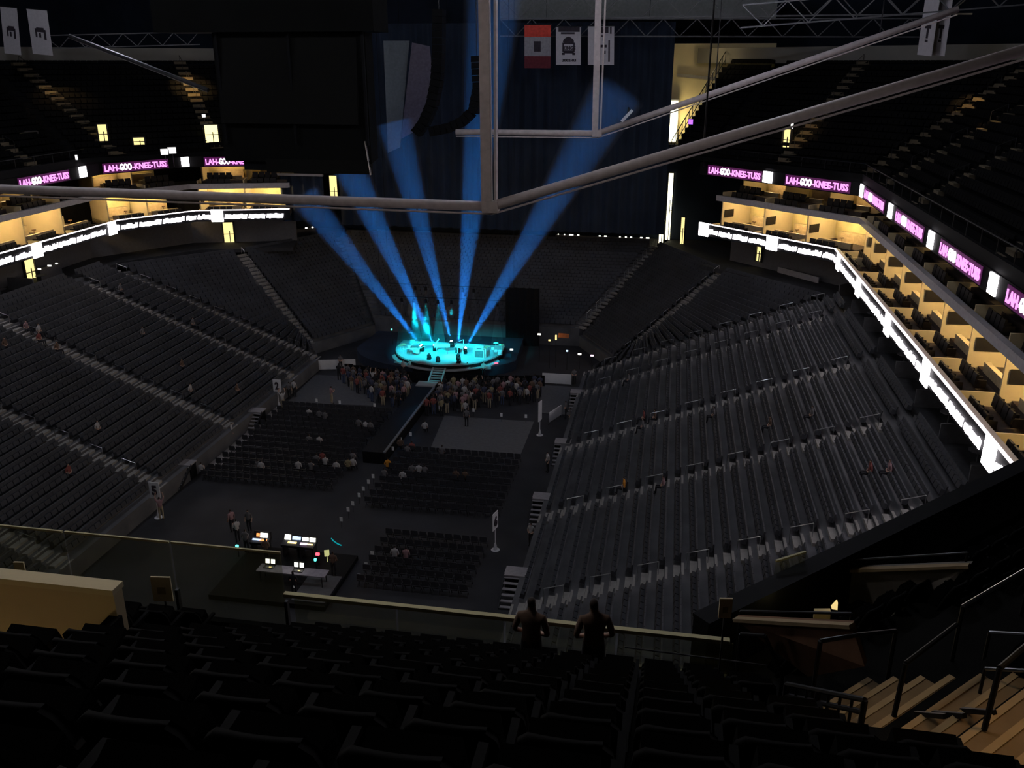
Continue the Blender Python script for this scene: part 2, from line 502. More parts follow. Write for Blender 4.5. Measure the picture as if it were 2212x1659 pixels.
for side, path in ((1, RPATH), (-1, LPATH)):
    sn = 'right' if side == 1 else 'left'
    # lower board
    t = thing('ribbon_board', 'white LED ribbon board along the %s edge of the lower suites' % sn, 'led board', tuple(offs(path, 0)[1]) + (12.8,))
    m = MB(); band(m, path, 0.0, .30, 12.75, 13.86); m.build('housing', BLACK, t)
    m = MB(); band(m, path, -.06, .06, 13.90, 13.98); m.build('light_line', LEDL, t)
    m = MB(); band(m, path, .02, .42, 13.86, 13.895); m.build('cap', FASC, t)
    base = offs(path, -.08); W = wloc(t)
    if side == 1: lgs = [(2.98, 91.04), (9.92, 84.35), (14, 76.2), (14, 67.3), (14, 57.3), (14, 47.9), (14, 37.3), (14, 27)]
    else: lgs = [(-55, 48), (-55, 58.5), (-55, 69.0), (-54, 80.2), (-48.3, 89.0)]
    ss = [s_of(base, q) for q in lgs]
    rr = random.Random(3 + side)
    for i, s0 in enumerate(ss):
        p, tt, nn = along(base, max(.5, s0))
        o = put(LOGO_LO, 'white_square', (0, 0, 0), parent=t); orient(o, p - Vector((W.x, W.y)) - nn * .03, tt, 13.36 - W.z)
        nxt = ss[i + 1] if i + 1 < len(ss) else min(plen(base), s0 + 10)
        x = s0 + .72
        while x < nxt - 1.2:
            wl = min(rr.uniform(1.3, 2.5), nxt - .65 - x)
            # stay on one straight piece
            acc = 0
            for a, b in zip(base, base[1:]):
                acc += (Vector(b) - Vector(a)).length
                if x < acc < x + wl: wl = max(.35, acc - x - .05); break
            p, tt, nn = along(base, x + .01)
            o = put(word_mesh(wl, rr), 'lettering', (0, 0, 0), parent=t); orient(o, p - Vector((W.x, W.y)), tt, 13.0 - W.z)
            x += wl + .16
    # upper board
    t = thing('ribbon_board', 'magenta LED ribbon board under the %s upper deck' % sn, 'led board', tuple(offs(path, 1.5)[1]) + (18.4,))
    if side == 1: path = [(1.5, 91.84)] + path[1:]
    m = MB(); band(m, path, 1.5, 1.9, 18.35, 19.5); m.build('housing', BLACK, t)
    base = offs(path, 1.44); W = wloc(t)
    if side == 1:
        txt = [((2.75, 91.3), 6.6), ((9.75, 84.7), 6.6), ((15.5, 77.15), TW), ((15.5, 65.8), TW), ((15.5, 54.4), TW), ((15.5, 43.1), TW), ((15.5, 32), TW)]
        lgs = [(8.6, 86.6), (15.5, 78.5), (15.5, 67.66), (15.5, 56.55), (15.5, 45.1), (15.5, 34)]
    else:
        txt = [((-56.5, 70.3), 6.7), ((-56.3, 82.3), 6.6), ((-49.6, 90.2), 6.0), ((-56.5, 58.5), TW)]
        lgs = [(-56.5, 79.2), (-51.5, 89.6), (-56.5, 67)]
    for q, w in txt:
        s0 = s_of(base, q); k = w / TW
        for me, dx in ((T_A, 0), (T_B, .237), (T_C, .43)):
            p, tt, nn = along(base, s0 + w * dx)
            o = put(me, 'lettering', (0, 0, 0), parent=t); orient(o, p - Vector((W.x, W.y)), tt, 18.6 - W.z); o.scale = (k, 1, 1)
        p, tt, nn = along(base, s0 + w * .5)
        bg = MB(); bg.box((0, 0, 0), (w + .3, .04, .95)); o = put(bg.mesh('magenta_panel', PINKBG), 'magenta_panel', (0, 0, 0), parent=t); orient(o, p - Vector((W.x, W.y)) + nn * .03, tt, 18.92 - W.z)
    for q in lgs:
        p, tt, nn = along(base, s_of(base, q)); o = put(LOGO_UP, 'white_square', (0, 0, 0), parent=t); orient(o, p - Vector((W.x, W.y)), tt, 18.95 - W.z)

# ------------------------------------------------------------------ suites: two levels of boxes
def armchair_mesh():
    mb = MB()
    mb.box((0, .03, .24), (.56, .50, .30)); mb.box((0, -.22, .52), (.56, .12, .62), 0, R(-8))
    mb.box((-.29, .02, .40), (.07, .48, .30)); mb.box((.29, .02, .40), (.07, .48, .30))
    return mb.mesh('suite_armchair', mat('armchair_leather', (0.012, 0.010, 0.010), .6))
ARM = armchair_mesh()
WARM = (1.0, .71, .33)
LAMPM = emit('warm_lamp', (1.0, .72, .30), 9.0)
TVM = mat('tv_black', (.010, .010, .012), .25)
KIT = mat('counter_stone', (.55, .42, .24), .4)
GOLDW = mat('lounge_wallpaper', (.74, .60, .30), .8, var=.12, scale=1.2)
def suites(path, side, level, bounds):
    sn = 'right' if side == 1 else 'left'
    if level == 0: d_front, zf, zc, dep = 0.35, 13.05, 15.98, 6.2
    else: d_front, zf, zc, dep = 2.3, 16.1, 18.38, 6.4
    lv = 'lower' if level == 0 else 'upper'
    for i in range(len(bounds) - 1):
        s0, s1 = bounds[i], bounds[i + 1]
        base = path
        p0, t, n = along(base, s0 + .01); p1, t1, n1 = along(base, s1 - .01)
        if (t - t1).length > .02: continue
        mid = (p0 + p1) / 2; W = (p1 - p0).length
        rz = math.atan2(t.y, t.x)
        desc = 'counted from the stage end' if side == 1 else 'counted from the near end'
        th = thing('suite_box', 'warm lit open suite, %s on the %s %s level %s' % (ORD[i], sn, lv, desc), 'suite', (mid.x + n.x * d_front, mid.y + n.y * d_front, zf), 'open suites on the %s level' % lv)
        th.rotation_euler = (0, 0, rz)
        # local frame: x along path, y outward (depth), z up; viewer side is -y
        def part(nm, mt, boxes):
            mb = MB()
            for c, d in boxes: mb.box(c, d)
            o = bpy.data.objects.new(nm, mb.mesh(nm, mt)); COL.objects.link(o); o.parent = th; return o
        h = W / 2; H = zc - zf; D = dep
        part('floor_slab', SUITEF, [((0, 1.3, -.1), (W, 2.6, .2))]); part('rear_floor', SUITEF, [((0, D / 2 + 1.3, .12), (W, D - 2.6, .5))])
        if level: part('seat_terrace', SUITEF, [((.1, 1.75, .28), (W * .86, 1.1, .56))])
        part('ceiling', FASC, [((0, D / 2 + .9, H - .03), (W, D - 1.8, .06))])
        part('partition_wall', TAN, [((-h + .06, D / 2 + (1.0 if level == 0 else 1.4), H / 2), (.12, D - (2.0 if level == 0 else 2.8), H))]); part('low_partition', TAN, [((-h + .06, .9, .35), (.12, 1.8, .75))])
        part('back_wall', GOLDW, [((0, D - .06, H / 2), (W, .12, H))])
        part('counter', KIT, [((.2, D - .75, .8), (W * .62, .6, .95))]); part('drink_rail', KIT, [((.2, 2.75, .62), (W * .7, .32, .55))])
        part('ceiling_lamp', LAMPM, [((0, D - 1.0, H - .10), (W * .55, .12, .06))])
        if level == 0 and True:
            tv = MB(); tv.box((0, 0, 0), (.08, 1.25, .75))
            M = Matrix.Translation(th.location) @ Matrix.Rotation(rz, 4, 'Z')
            xw = -h + .19
            o = put(tv.mesh('television', TVM), 'television', M @ Vector((xw, 2.9, 1.62)), rz, 'black wall television inside the %s %s suite on the %s' % (ORD[i], lv, sn), 'television', 'suite televisions')
        M = Matrix.Translation(th.location) @ Matrix.Rotation(rz, 4, 'Z')
        nrow = 2
        nx = 4
        if max(p0.y, p1.y) < (57 if side == -1 else 34): nrow = 0
        for r_ in range(nrow):
            for c_ in range(nx):
                x = -h + .95 + c_ * .68 + (.2 if level else .25)
                pz = M @ Vector((x, .62 + r_ * 1.1, (.16 if level == 0 else .56) * r_))
                put(ARM, 'suite_armchair', pz, rz, 'dark leather armchair in the %s %s suite on the %s' % (ORD[i], lv, sn), 'armchair', 'armchairs in the %s %s suite on the %s' % (ORD[i], lv, sn))
        if level == 0:
            # lounge barstools and a counter lamp silhouette
            mb = MB(); mb.lathe([(.02, 0), (.16, .02), (.03, .06), (.03, .68), (.19, .70), (.19, .78), (0, .80)], (0, 0, 0), 8)
            put(mb.mesh('bar_stool', BROWN), 'bar_stool', M @ Vector((.4, 3.4, .37)), rz, 'dark bar stool at the counter of the %s %s suite on the %s' % (ORD[i], lv, sn), 'stool', 'suite bar stools')
        wp = M @ Vector((0.1, D - 2.3, H - .4))
        lamp('POINT', 'suite_lamp', wp, 470 if level == 0 else 110, WARM, .15) if (level == 0 or i % 2 == 0) else None
def fasc(path, side):
    sn = 'right' if side == 1 else 'left'
    m = MB(); band(m, path, 1.85, 2.25, 15.98, 16.5); tag(m.build('suite_fascia', FASC), 'grey fascia beam between the two suite levels on the %s' % sn, 'fascia')
    m = MB(); band(m, path, 2.25, 8.6, 15.98, 16.05); struct(m.build('trim_%d' % (4 if side == 1 else 5), CONC))
    m = MB(); band(m, path, 2.0, 9.0, 18.4, 18.7); struct(m.build('trim_%d' % (6 if side == 1 else 7), CONC))
    m = MB(); band(m, path, 8.9, 9.2, 12.0, 19.8); struct(m.build('wall_suite_' + sn, BLACK))
fasc(RPATH, 1); fasc(LPATH, -1)
bl = plen(RPATH[:2])
bR = [bl * 0.0 + .4, .4 + bl * .34, .4 + bl * .66, bl] + [bl + 2.7 + 5.35 * k for k in range(0, 10)]
suites(RPATH, 1, 0, bR); suites(RPATH, 1, 1, bR)
L1 = plen(LPATH[:2]); L2 = plen(LPATH[:3])
bL = [L1 - 5.35 * k for k in range(6, -1, -1)] + [L1 + (L2 - L1) * .5, L2, L2 + 4.9, L2 + 9.7]
suites(LPATH, -1, 0, bL); suites(LPATH, -1, 1, bL)

# ------------------------------------------------------------------ upper deck, right and left, turning into the far corners
USEATS = MB()
UZ0, UZ1, UN = 20.2, 29.0, 16
UA, UB_, UC = (15.8, 79.2), (2.8, 91.6), (-0.4, 97.0)
VA, VB_, VC = (29.4, 85.6), (10.5, 103.0), (4.9, 107.5)
UYS = [26.2, 46, 63.2, 73.2, 79.2]
UST = mat('upper_stair_concrete', (.13, .105, .07), .85, var=.15, scale=1.5)
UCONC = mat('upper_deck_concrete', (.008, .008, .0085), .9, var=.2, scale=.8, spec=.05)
for side in (1, -1):
    mr = (lambda p: p) if side == 1 else MIR
    sn = 'right' if side == 1 else 'left'
    for i in range(4):
        y0, y1 = UYS[i], UYS[i + 1]
        yb0 = y0 + (0 if i < 3 else .6); yb1 = y1 + (.6 if i == 2 else (6.4 if i == 3 else 0))
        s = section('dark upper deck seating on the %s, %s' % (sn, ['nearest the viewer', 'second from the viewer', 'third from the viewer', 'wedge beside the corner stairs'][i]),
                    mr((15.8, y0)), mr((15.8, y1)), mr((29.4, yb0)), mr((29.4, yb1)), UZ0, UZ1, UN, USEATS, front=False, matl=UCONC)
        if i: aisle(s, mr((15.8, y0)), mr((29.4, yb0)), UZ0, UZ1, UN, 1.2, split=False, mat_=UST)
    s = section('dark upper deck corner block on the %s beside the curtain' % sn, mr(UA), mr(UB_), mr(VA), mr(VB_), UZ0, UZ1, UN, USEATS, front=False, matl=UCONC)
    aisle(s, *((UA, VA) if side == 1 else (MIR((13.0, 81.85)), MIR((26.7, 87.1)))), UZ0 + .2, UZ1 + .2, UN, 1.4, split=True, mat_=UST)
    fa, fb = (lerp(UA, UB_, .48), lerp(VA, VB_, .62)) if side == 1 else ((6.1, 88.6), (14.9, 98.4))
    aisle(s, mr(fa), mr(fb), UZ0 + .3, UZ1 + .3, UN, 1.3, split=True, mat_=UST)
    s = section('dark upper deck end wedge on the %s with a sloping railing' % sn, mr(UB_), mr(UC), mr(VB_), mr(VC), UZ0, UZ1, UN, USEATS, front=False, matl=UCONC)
    # sloping balustrade along the open end
    rb = MB(); a = Vector(mr(UC)); b = Vector(mr(VC))
    for k in range(17):
        q = a + (b - a) * (k / 16); z = UZ0 + (UZ1 - UZ0) * k / 16
        rb.tube((q.x, q.y, z - .3), (q.x, q.y, z + 1.1), .04, 5)
    rb.tube((a.x, a.y, UZ0 + 1.1), (b.x, b.y, UZ1 + 1.1), .05, 6); rb.tube((a.x, a.y, UZ0 + .2), (b.x, b.y, UZ1 + .2), .04, 6)
    tag(rb.build('sloping_railing', DARK), 'dark sloping railing down the open end of the %s upper deck' % sn, 'railing')
    # front guard rail of the deck
    path = RPATH if side == 1 else LPATH
    g = MB(); band(g, path, 1.55, 1.8, 19.5, 20.2); struct(g.build('trim_%d' % (8 if side == 1 else 9), BLACK))
    g = MB()
    pts = offs(path, 1.7); L = plen(pts)
    g.path([(x, y, 21.0) for x, y in pts], .035, 6)
    for k in range(int(L // 2.5)):
        p, t, n = along(pts, k * 2.5); g.tube((p.x, p.y, 20.2), (p.x, p.y, 21.0), .03, 5)
    tag(g.build('deck_railing', DARK), 'thin dark front railing of the %s upper deck above the magenta board' % sn, 'railing')
    # rear wall and roof-edge drape
    bp = [mr((29.4, 20)), mr(VA), mr(VB_), mr((2.0, 110.5))]
    w = MB()
    for p, q in zip(bp, bp[1:]):
        w.beam((p[0], p[1], 29.65), (q[0], q[1], 29.65), .3, 1.6)
    struct(w.build('wall_upper_' + sn, mat('upper_wall_paint', (.20, .19, .17), .85, var=.08, scale=.5)))
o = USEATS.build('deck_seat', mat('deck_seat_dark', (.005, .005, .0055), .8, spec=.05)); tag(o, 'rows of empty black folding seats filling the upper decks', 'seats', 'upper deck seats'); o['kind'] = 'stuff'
# warm aisle lamps over the lit stairs
WA = (1.0, .62, .22)
def aisle_lamp(p, q, pw, ang=38):
    lamp('SPOT', 'aisle_lamp', p, pw, WA, .1, q, ang, .8)
aisle_lamp((23.0, 82.6, 29.5), (23.8, 83.2, 25.5), 1700, 46)
aisle_lamp(MIR((20.0, 84.4, 30.5)), MIR((20.4, 84.7, 25.2)), 2400, 76)
aisle_lamp(MIR((10.2, 92.6, 30.0)), MIR((11.9, 95.2, 26.2)), 3600, 60)
aisle_lamp((9.5, 84.2, 25.5), (11.6, 88.6, 22.4), 500, 55)
aisle_lamp((22.4, 72.6, 28.0), (22.6, 73.3, 24.4), 1100, 34)

# vomitory openings (lit doorways) in the decks and under the ribbon boards
DOORM = emit('doorway_glow', (1.0, .82, .33), 1.25)
SCRW0 = emit('screen_white_dim', (1.0, .97, .95), 1.8); SCRV0 = emit('screen_violet', (.5, .15, 1.0), 1.5)
DOORHOT = emit('doorway_hot', (1.0, .95, .62), 4.0)
def AW(x, y, p, q):
    r = _ray(x, y); d = (q[0] - p[0], q[1] - p[1]); n = (-d[1], d[0]); t = (n[0] * p[0] + n[1] * p[1]) / (n[0] * r[0] + n[1] * r[1])
    return Vector((r[0] * t, r[1] * t, EYE + r[2] * t))
def AD(x, y, side, back=.25):
    r = _ray(x, y); mm = .647; nx, ny = .69 * side, .724; p0 = (15.8, 79.2) if side == 1 else MIR((15.8, 79.2))
    t = (UZ0 - mm * (nx * p0[0] + ny * p0[1]) - EYE) / (r[2] - mm * (nx * r[0] + ny * r[1])) * (1 - back / 90)
    return Vector((r[0] * t, r[1] * t, EYE + r[2] * t))
WR = offs(RPATH, 4.45); WL = offs(LPATH, 4.45)
def doorway(p, w, h, rz, label, mt=None, zf=None):
    if zf is not None: h = p[2] + h / 2 - zf; p = Vector((p[0], p[1], zf + h / 2))
    t = thing('lit_doorway', label, 'doorway', (p[0], p[1], p[2] - h / 2))
    def part(nm, mtl, bx):
        mb = MB()
        for c, d in bx: mb.box(c, d)
        o = bpy.data.objects.new(nm, mb.mesh(nm, mtl)); COL.objects.link(o); o.parent = t
    part('frame', DARK, [((-w / 2 - .06, 0, h / 2), (.12, .25, h + .12)), ((w / 2 + .06, 0, h / 2), (.12, .25, h + .12)), ((0, 0, h + .06), (w, .25, .12))])
    part('light_panel', mt or DOORM, [((0, .06, h / 2), (w, .05, h))])
    part('crossbar', DARK, [((0, -.05, h * .45), (w, .06, .07)), ((w * .1, -.05, h * .3), (.08, .06, h * .6))])
    t.rotation_euler = (0, 0, rz)
    return t
doorway(AW(65, 585, WL[0], WL[1]), 1.3, 2.6, R(88), 'yellow lit doorway under the left white ribbon board near the picture edge')
doorway(AW(494, 503, WL[2], WL[3]), 1.1, 2.4, R(17), 'yellow lit doorway under the left white ribbon board beside the left corner stairs')
doorway(AY(583, 488, 99), .7, 1.9, R(15), 'narrow yellow lit doorway at the left end of the far concourse')
doorway(AW(1640, 546, WR[0], WR[1]), .6, 1.7, R(-45), 'small yellow lit doorway under the right corner of the white ribbon board')
doorway(AY(1447, 430, 107.4), .55, 6.0, R(-8), 'tall bright slit right of the black curtain', DOORHOT, Z1E - .35)
doorway(AY(1429, 498, 105), .5, 2.3, R(-8), 'short bright slit doorway at the foot of the black curtain', DOORHOT, Z1E - .35)
doorway(AY(1475, 490, 105), .4, 2.2, R(-8), 'thin yellow doorway between the curtain and the right corner stand', None, Z1E - .35)
doorway(AD(222, 288, -1, 1.2), .8, 1.7, R(40), 'yellow lit opening in the left upper deck below the corner stairs')
doorway(AD(457, 289, -1, 1.2), 1.3, 1.8, R(30), 'bright yellow opening in the left upper deck beside the scoreboard', emit('doorway_bright', (1.0, .86, .36), 1.9))
doorway(AD(300, 305, -1, 1.0), 1.0, .7, R(35), 'small yellow lit window in the left upper deck concourse')
doorway(AD(60, 300, -1, 1.2), 1.8, 1.2, R(55), 'dim yellow opening in the left upper deck near the picture edge', mat('opening_cream', (.5, .45, .2), .8))
doorway(AD(1700, 300, 1, 1.0), .8, 1.7, R(-45), 'dim yellow opening beside the short lit stairs in the right upper deck')
for x, y, sd, w, h, mt, lb in ((355, 328, -1, .7, .55, SCRW0, 'white concourse screen left of the bright opening in the left deck'), (371, 325, -1, .8, .6, SCRW0, 'larger white concourse screen beside the smaller one in the left deck'), (440, 250, -1, .35, .3, SCRW0, 'small white sign above the bright opening in the left deck'), (1492, 263, 1, .55, .5, SCRV0, 'small violet screen on the end of the right deck'), (1711, 272, 1, .25, .55, SCRW0, 'small white sign above the short lit stairs in the right deck'), (2150, 395, 1, .3, .6, SCRW0, 'small white sign in the right upper deck near the picture edge'), (165, 340, -1, .2, .45, SCRW0, 'tiny white sign above the left magenta board')):
    p = AD(x, y, sd, 1.4); t = thing('wall_screen', lb, 'screen', tuple(p)); rz = R(-42 if sd == 1 else 38)
    m = MB(); m.box(p, (w, .05, h), rz); m.build('lit_face', mt, t)
    m = MB(); m.box(p + Vector((0, .08, 0)), (w + .1, .06, h + .1), rz); m.build('casing', DARK, t)
    m = MB(); m.tube(p + Vector((0, .1, -h / 2)), p + Vector((0, .1, -1.6)), .03, 5); m.build('post', DARK, t)
# warm ceiling lights glimpsed in the right club behind the magenta board
doorway(AY(721, 410, 107.55), 1.0, 3.5, 0, 'tall yellow gap between the curtains left of the stage', DOORM)
# concourse beyond the open end of the right deck: lit end wall
m = MB(); a = AY(1385, 320, 112); b = AY(1600, 320, 112)
m.box(((a.x + b.x) / 2, 112.2, 24.0), (b.x - a.x + 6, .4, 14.0)); struct(m.build('wall_end', CREAM))
m = MB(); a = AY(1462, 162, 111.8); b = AY(1545, 170, 111.8); m.beam(a, b, .2, .35); struct(m.build('trim_10', FASC))
t = thing('end_wall_lamp', 'bright lamp panel at the foot of the yellow end wall beside the curtain', 'lamp', tuple(AY(1455, 262, 111)))
m = MB(); a = AY(1453, 262, 111.0); m.box(a, (1.0, .2, 4.6)); m.build('light_panel', DOORHOT, t)
m = MB(); m.box(a + Vector((0, .15, 0)), (1.2, .1, 4.9)); m.build('housing', FASC, t)
lamp('POINT', 'end_wall_light', tuple(AY(1460, 258, 110)), 420, (1.0, .80, .36), .4)
lamp('POINT', 'end_wall_light', tuple(AY(1530, 120, 106)), 130, (1.0, .78, .40), .4)
lamp('POINT', 'back_wall_light', (24.0, 84.0, 32.5), 28, (1.0, .85, .6), .3)
lamp('POINT', 'back_wall_light', MIR((26.0, 80.0, 32.5)), 30, (1.0, .85, .7), .3)
lamp('POINT', 'back_wall_light', MIR((12.0, 97.0, 32.5)), 24, (1.0, .88, .75), .3)
# row of tiny lights on the far concourse counters
for sd in (1, -1):
    mr = (lambda p: p) if sd == 1 else MIR
    m = MB(); m.prism([mr(p) for p in ((5.4, 89.8), (12, 96), (12, 107.6), (-1.4, 107.6), (-1.4, 102.2))], Z1E - .75, Z1E - .35); struct(m.build('floor_concourse_' + ('right' if sd == 1 else 'left'), CCF))
DOTM = emit('dot_light', (1.0, .97, .85), 3.0)
DOTS = {'far concourse right of the beams': (9.95, [(1206, 506, .10), (1220, 506, .12), (1235, 506, .5), (1250, 507, .2), (1296, 509, .2), (1308, 510, .3), (1339, 512, .15), (1352, 512, .2), (1363, 513, .2), (1385, 514, .25), (1399, 514, .4)]),
        'far concourse left of the beams': (9.95, [(520, 508, .5), (548, 503, .3), (566, 502, .4), (608, 498, .15), (632, 495, .2), (663, 493, .25), (675, 491, .2)]),
        'concourse below the right ribbon corner': (10.65, [(1664, 556, .5), (1680, 560, .4)]), 'concourse below the left ribbon board': (10.65, [(85, 581, .3), (108, 574, .35), (122, 569, .2)])}
for where, (zc_, lst) in DOTS.items():
    a = AZ(lst[0][0], lst[0][1], zc_); b = AZ(lst[-1][0], lst[-1][1], zc_); e = (b - a).normalized() * .3
    m = MB(); m.beam(a - e + Vector((0, 0, -.56)), b + e + Vector((0, 0, -.56)), .5, 1.0); tag(m.build('concourse_counter', CCW), 'dark counter with tiny lights on the %s' % where, 'counter')
    for i, (x, y, w) in enumerate(lst):
        p = AZ(x, y, zc_); q = a + (b - a) * max(0, min(1, (p - a).dot(b - a) / (b - a).length_squared))
        m = MB(); m.box(q, (w, .1, .12)); tag(m.build('counter_light', DOTM), 'tiny white light on the %s, %s from the left' % (where, ORD[i]), 'light', 'concourse counter lights')

# ------------------------------------------------------------------ curtains behind the stage
def drape(x0, x1, Y, z0, z1, label, amp=.18, wl=1.3, matl=None, slope=0.0):
    mb = MB(); n = max(8, int(abs(x1 - x0) / wl * 6)); pts = []
    for k in range(n + 1):
        x = x0 + (x1 - x0) * k / n; pts.append((x, Y + amp * math.sin(2 * math.pi * x / wl) + slope * (x - x0)))
    i0 = len(mb.v)
    for th in (0, .06):
        for x, y in pts: mb.v.append((x, y + th, z0)); mb.v.append((x, y + th, z1))
    N = n + 1
    for k in range(n):
        a = 2 * k; mb.f.append((a, a + 2, a + 3, a + 1)); b = 2 * N + a; mb.f.append((b, b + 1, b + 3, b + 2)); mb.mi += [0, 0]
        mb.f.append((a, b, b + 2, a + 2)); mb.f.append((a + 1, a + 3, b + 3, b + 1)); mb.mi += [0, 0]
    e = 2 * n
    mb.f.append((0, 1, 2 * N + 1, 2 * N)); mb.f.append((e, 2 * N + e, 2 * N + e + 1, e + 1)); mb.mi += [0, 0]
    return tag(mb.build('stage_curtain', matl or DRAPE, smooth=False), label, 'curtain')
CY = 97.0
xa = AY(732, 400, CY).x; xb = AY(1444, 320, CY).x; zb = AY(1300, 503, CY).z; zt = AY(1300, 82, CY).z
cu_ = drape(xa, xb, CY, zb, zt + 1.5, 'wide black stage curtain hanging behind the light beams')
for k in range(7):
    m = MB(); x = xa + (xb - xa) * (k + .5) / 7; m.tube((x, CY, zt + 1.45), (x, CY, 40), .025, 5); m.build('hoist_cable', BLACK, cu_)
p = AY(604, 378, 95); q = AY(703, 470, 95)
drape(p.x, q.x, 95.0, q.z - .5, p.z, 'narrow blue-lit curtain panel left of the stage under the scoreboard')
m = MB(); m.box(((p.x + q.x) / 2, 94.8, p.z + .1), (q.x - p.x + .3, .3, .25)); cp_ = tag(m.build('curtain_pipe', FASC), 'pale pipe along the top of the narrow left curtain', 'pipe')
m = MB(); m.tube((p.x + .2, 94.8, p.z), (p.x + .2, 94.8, 40), .025, 5); m.build('hoist_cable', BLACK, cp_); m = MB(); m.tube((q.x - .2, 94.8, p.z), (q.x - .2, 94.8, 40), .025, 5); m.build('hoist_cable', BLACK, cp_)
# masking flats low beside the stage
drape(AY(1165, 640, 90.5).x, AY(1092, 640, 90.5).x, 90.6, 0.02, AY(1110, 622, 90.5).z, 'low black masking curtain right of the stage', .08, .8, BLACK)

# ------------------------------------------------------------------ scoreboard and rigging
SBM = mat('scoreboard_panel', (.008, .008, .0075), .7, var=.15, scale=.4, spec=.05)
SBM2 = mat('scoreboard_screen', (.012, .0115, .0105), .7, var=.1, scale=.2, spec=.05)
t = thing('scoreboard', 'huge dark unlit scoreboard hanging over the floor', 'scoreboard', (-25.5, 60, 22.0))
m = MB(); m.prism([(-30.4, 58), (-19.9, 58), (-20.6, 61.5), (-30.4, 61.5)], 22.6, 34.5); m.build('body', SBM, t)
m = MB(); m.box((-25.3, 57.9, 28.3), (9.6, .25, 6.4), 0, R(-6)); m.build('screen', SBM2, t)
m = MB(); m.box((-26.5, 58.6, 31.9), (15.0, 3.0, 2.2)); m.build('top_band', SBM, t)
m = MB(); m.box((-23.7, 58.2, 22.35), (7.4, .5, .9)); m.build('lower_screen', SBM2, t)
for x in (-30, -25, -20): m = MB(); m.box((x, 57.75, 28.3), (.16, .2, 9.0)); m.build('mullion', BLACK, t)
m = MB(); m.prism([(-29.2, 58.3), (-20.6, 58.3), (-20.9, 61.2), (-29.2, 61.2)], 22.0, 22.6); m.build('underside', BLACK, t)
m = MB()
for x in (-29, -21):
    for y in (59, 61): m.tube((x, y, 34.5), (x, y, 40), .06, 6)
m.build('hoist_cable', DARK, t)
m = MB(); m.tube(AY(789, 305, 58), AY(801, 378, 58), .07, 6); m.build('corner_pole', STEEL, t)
BLUEC = mat('pale_cloth', (.16, .18, .19), .9, var=.1)
def hung_panel(pts, Y, label, matl, th=.12):
    mb = MB(); f = [AY(x, y, Y) for x, y in pts]
    mb.hexa(f, [p + Vector((0, th, 0)) for p in f]); return tag(mb.build('acoustic_drape', matl), label, 'panel')
hung_panel([(838, 330), (864, 318), (884, 88), (828, 88)], 86.2, 'tall narrow pale panel hanging right of the scoreboard', BLUEC)
hung_panel([(866, 300), (900, 282), (928, 235), (935, 180), (928, 100), (890, 92)], 85.5, 'curved grey panel beside the tall narrow panel', mat('grey_cloth', (.13, .11, .14), .9))
def line_array(px, Y, label, w=1.25):
    t = thing('line_array', label, 'loudspeaker', tuple(AY(*px[-1], Y)))
    P = [AY(x, y, Y) for x, y in px]; P = [(p.x, p.z) for p in P]
    L = plen(P); n = max(6, int(L / .52))
    for k in range(n):
        p, tt, nn = along(P, L * (k + .5) / n)
        a = p - tt * .24; b = p + tt * .24
        mb = MB()
        def q(c, v, yy): return (c.x + nn.x * v, yy, c.y + nn.y * v)
        mb.hexa([q(a, -.38, Y - w / 2), q(a, .42, Y - w / 2), q(a, .42, Y + w / 2), q(a, -.38, Y + w / 2)], [q(b, -.42, Y - w / 2), q(b, .42, Y - w / 2), q(b, .42, Y + w / 2), q(b, -.42, Y + w / 2)])
        mb.build('speaker_cabinet', BLACK, t)
    mb = MB(); mb.tube((P[0][0], Y, P[0][1]), (P[0][0], Y, 40), .05, 6); mb.build('hoist_cable', DARK, t)
    return t
line_array([(948, 20), (948, 110), (944, 175), (934, 225), (917, 265), (900, 288)], 73.0, 'black curved line array speaker hanging left of the steel post')
line_array([(1030, 120), (1034, 190), (1024, 238), (1000, 262), (970, 276), (930, 284)], 78.0, 'black curved line array speaker bending behind the first one')

FRM = mat('frame_steel', (.58, .50, .48), .55, .0, var=.12)
def frame(Y, corner, left, right, r, label, px_top):
    t = thing('suspended_rigging', label, 'steel frame', tuple(AY(*corner, Y)))
    c = AY(*corner, Y); l = AY(*left, Y); rr_ = AY(*right, Y)
    m = MB(); m.tube(l, c, r, 10); m.build('level_tube', FRM, t, True)
    d = (rr_ - c); m = MB(); m.tube(c, c + d * 1.25, r, 10); m.build('sloping_tube', FRM, t, True)
    m = MB(); m.tube(l + Vector((0, 0, -r * 1.5)), c + Vector((0, 0, -r * 1.5)), r * .22, 6); m.build('level_cable', FRM, t)
    m = MB(); m.tube(c + Vector((0, 0, -r * 1.6)), c + d * 1.25 + Vector((0, 0, -r * 1.6)), r * .22, 6); m.build('sloping_cable', FRM, t)
    for dx, ww in ((-r * .75, r * 2.0), (r * 1.05, r * .45)):
        m = MB(); m.beam((c.x + dx, Y, c.z), (c.x + dx * 1.5, Y, 40), ww, r * 1.8, (0, 1, 0)); m.build('post', FRM, t)
    m = MB(); m.box((c.x, Y, c.z), (r * 3.2, r * 2.4, r * 2.2)); m.build('corner_joint', FRM, t)
    for k in (.35, .8): q = c + d * 1.25 * k; m = MB(); m.tube(q, (q.x, q.y, 40), .03, 5); m.build('hanger_rod', DARK, t)
    return t
frame(29.0, (1060, 446), (-60, 406), (2212, 108), .165, 'nearer brown steel frame with a long level tube and a rising tube', 0)
frame(52.0, (1290, 288), (985, 285), (1900, 78), .165, 'farther thin steel frame with a level tube and a rising tube', 0)
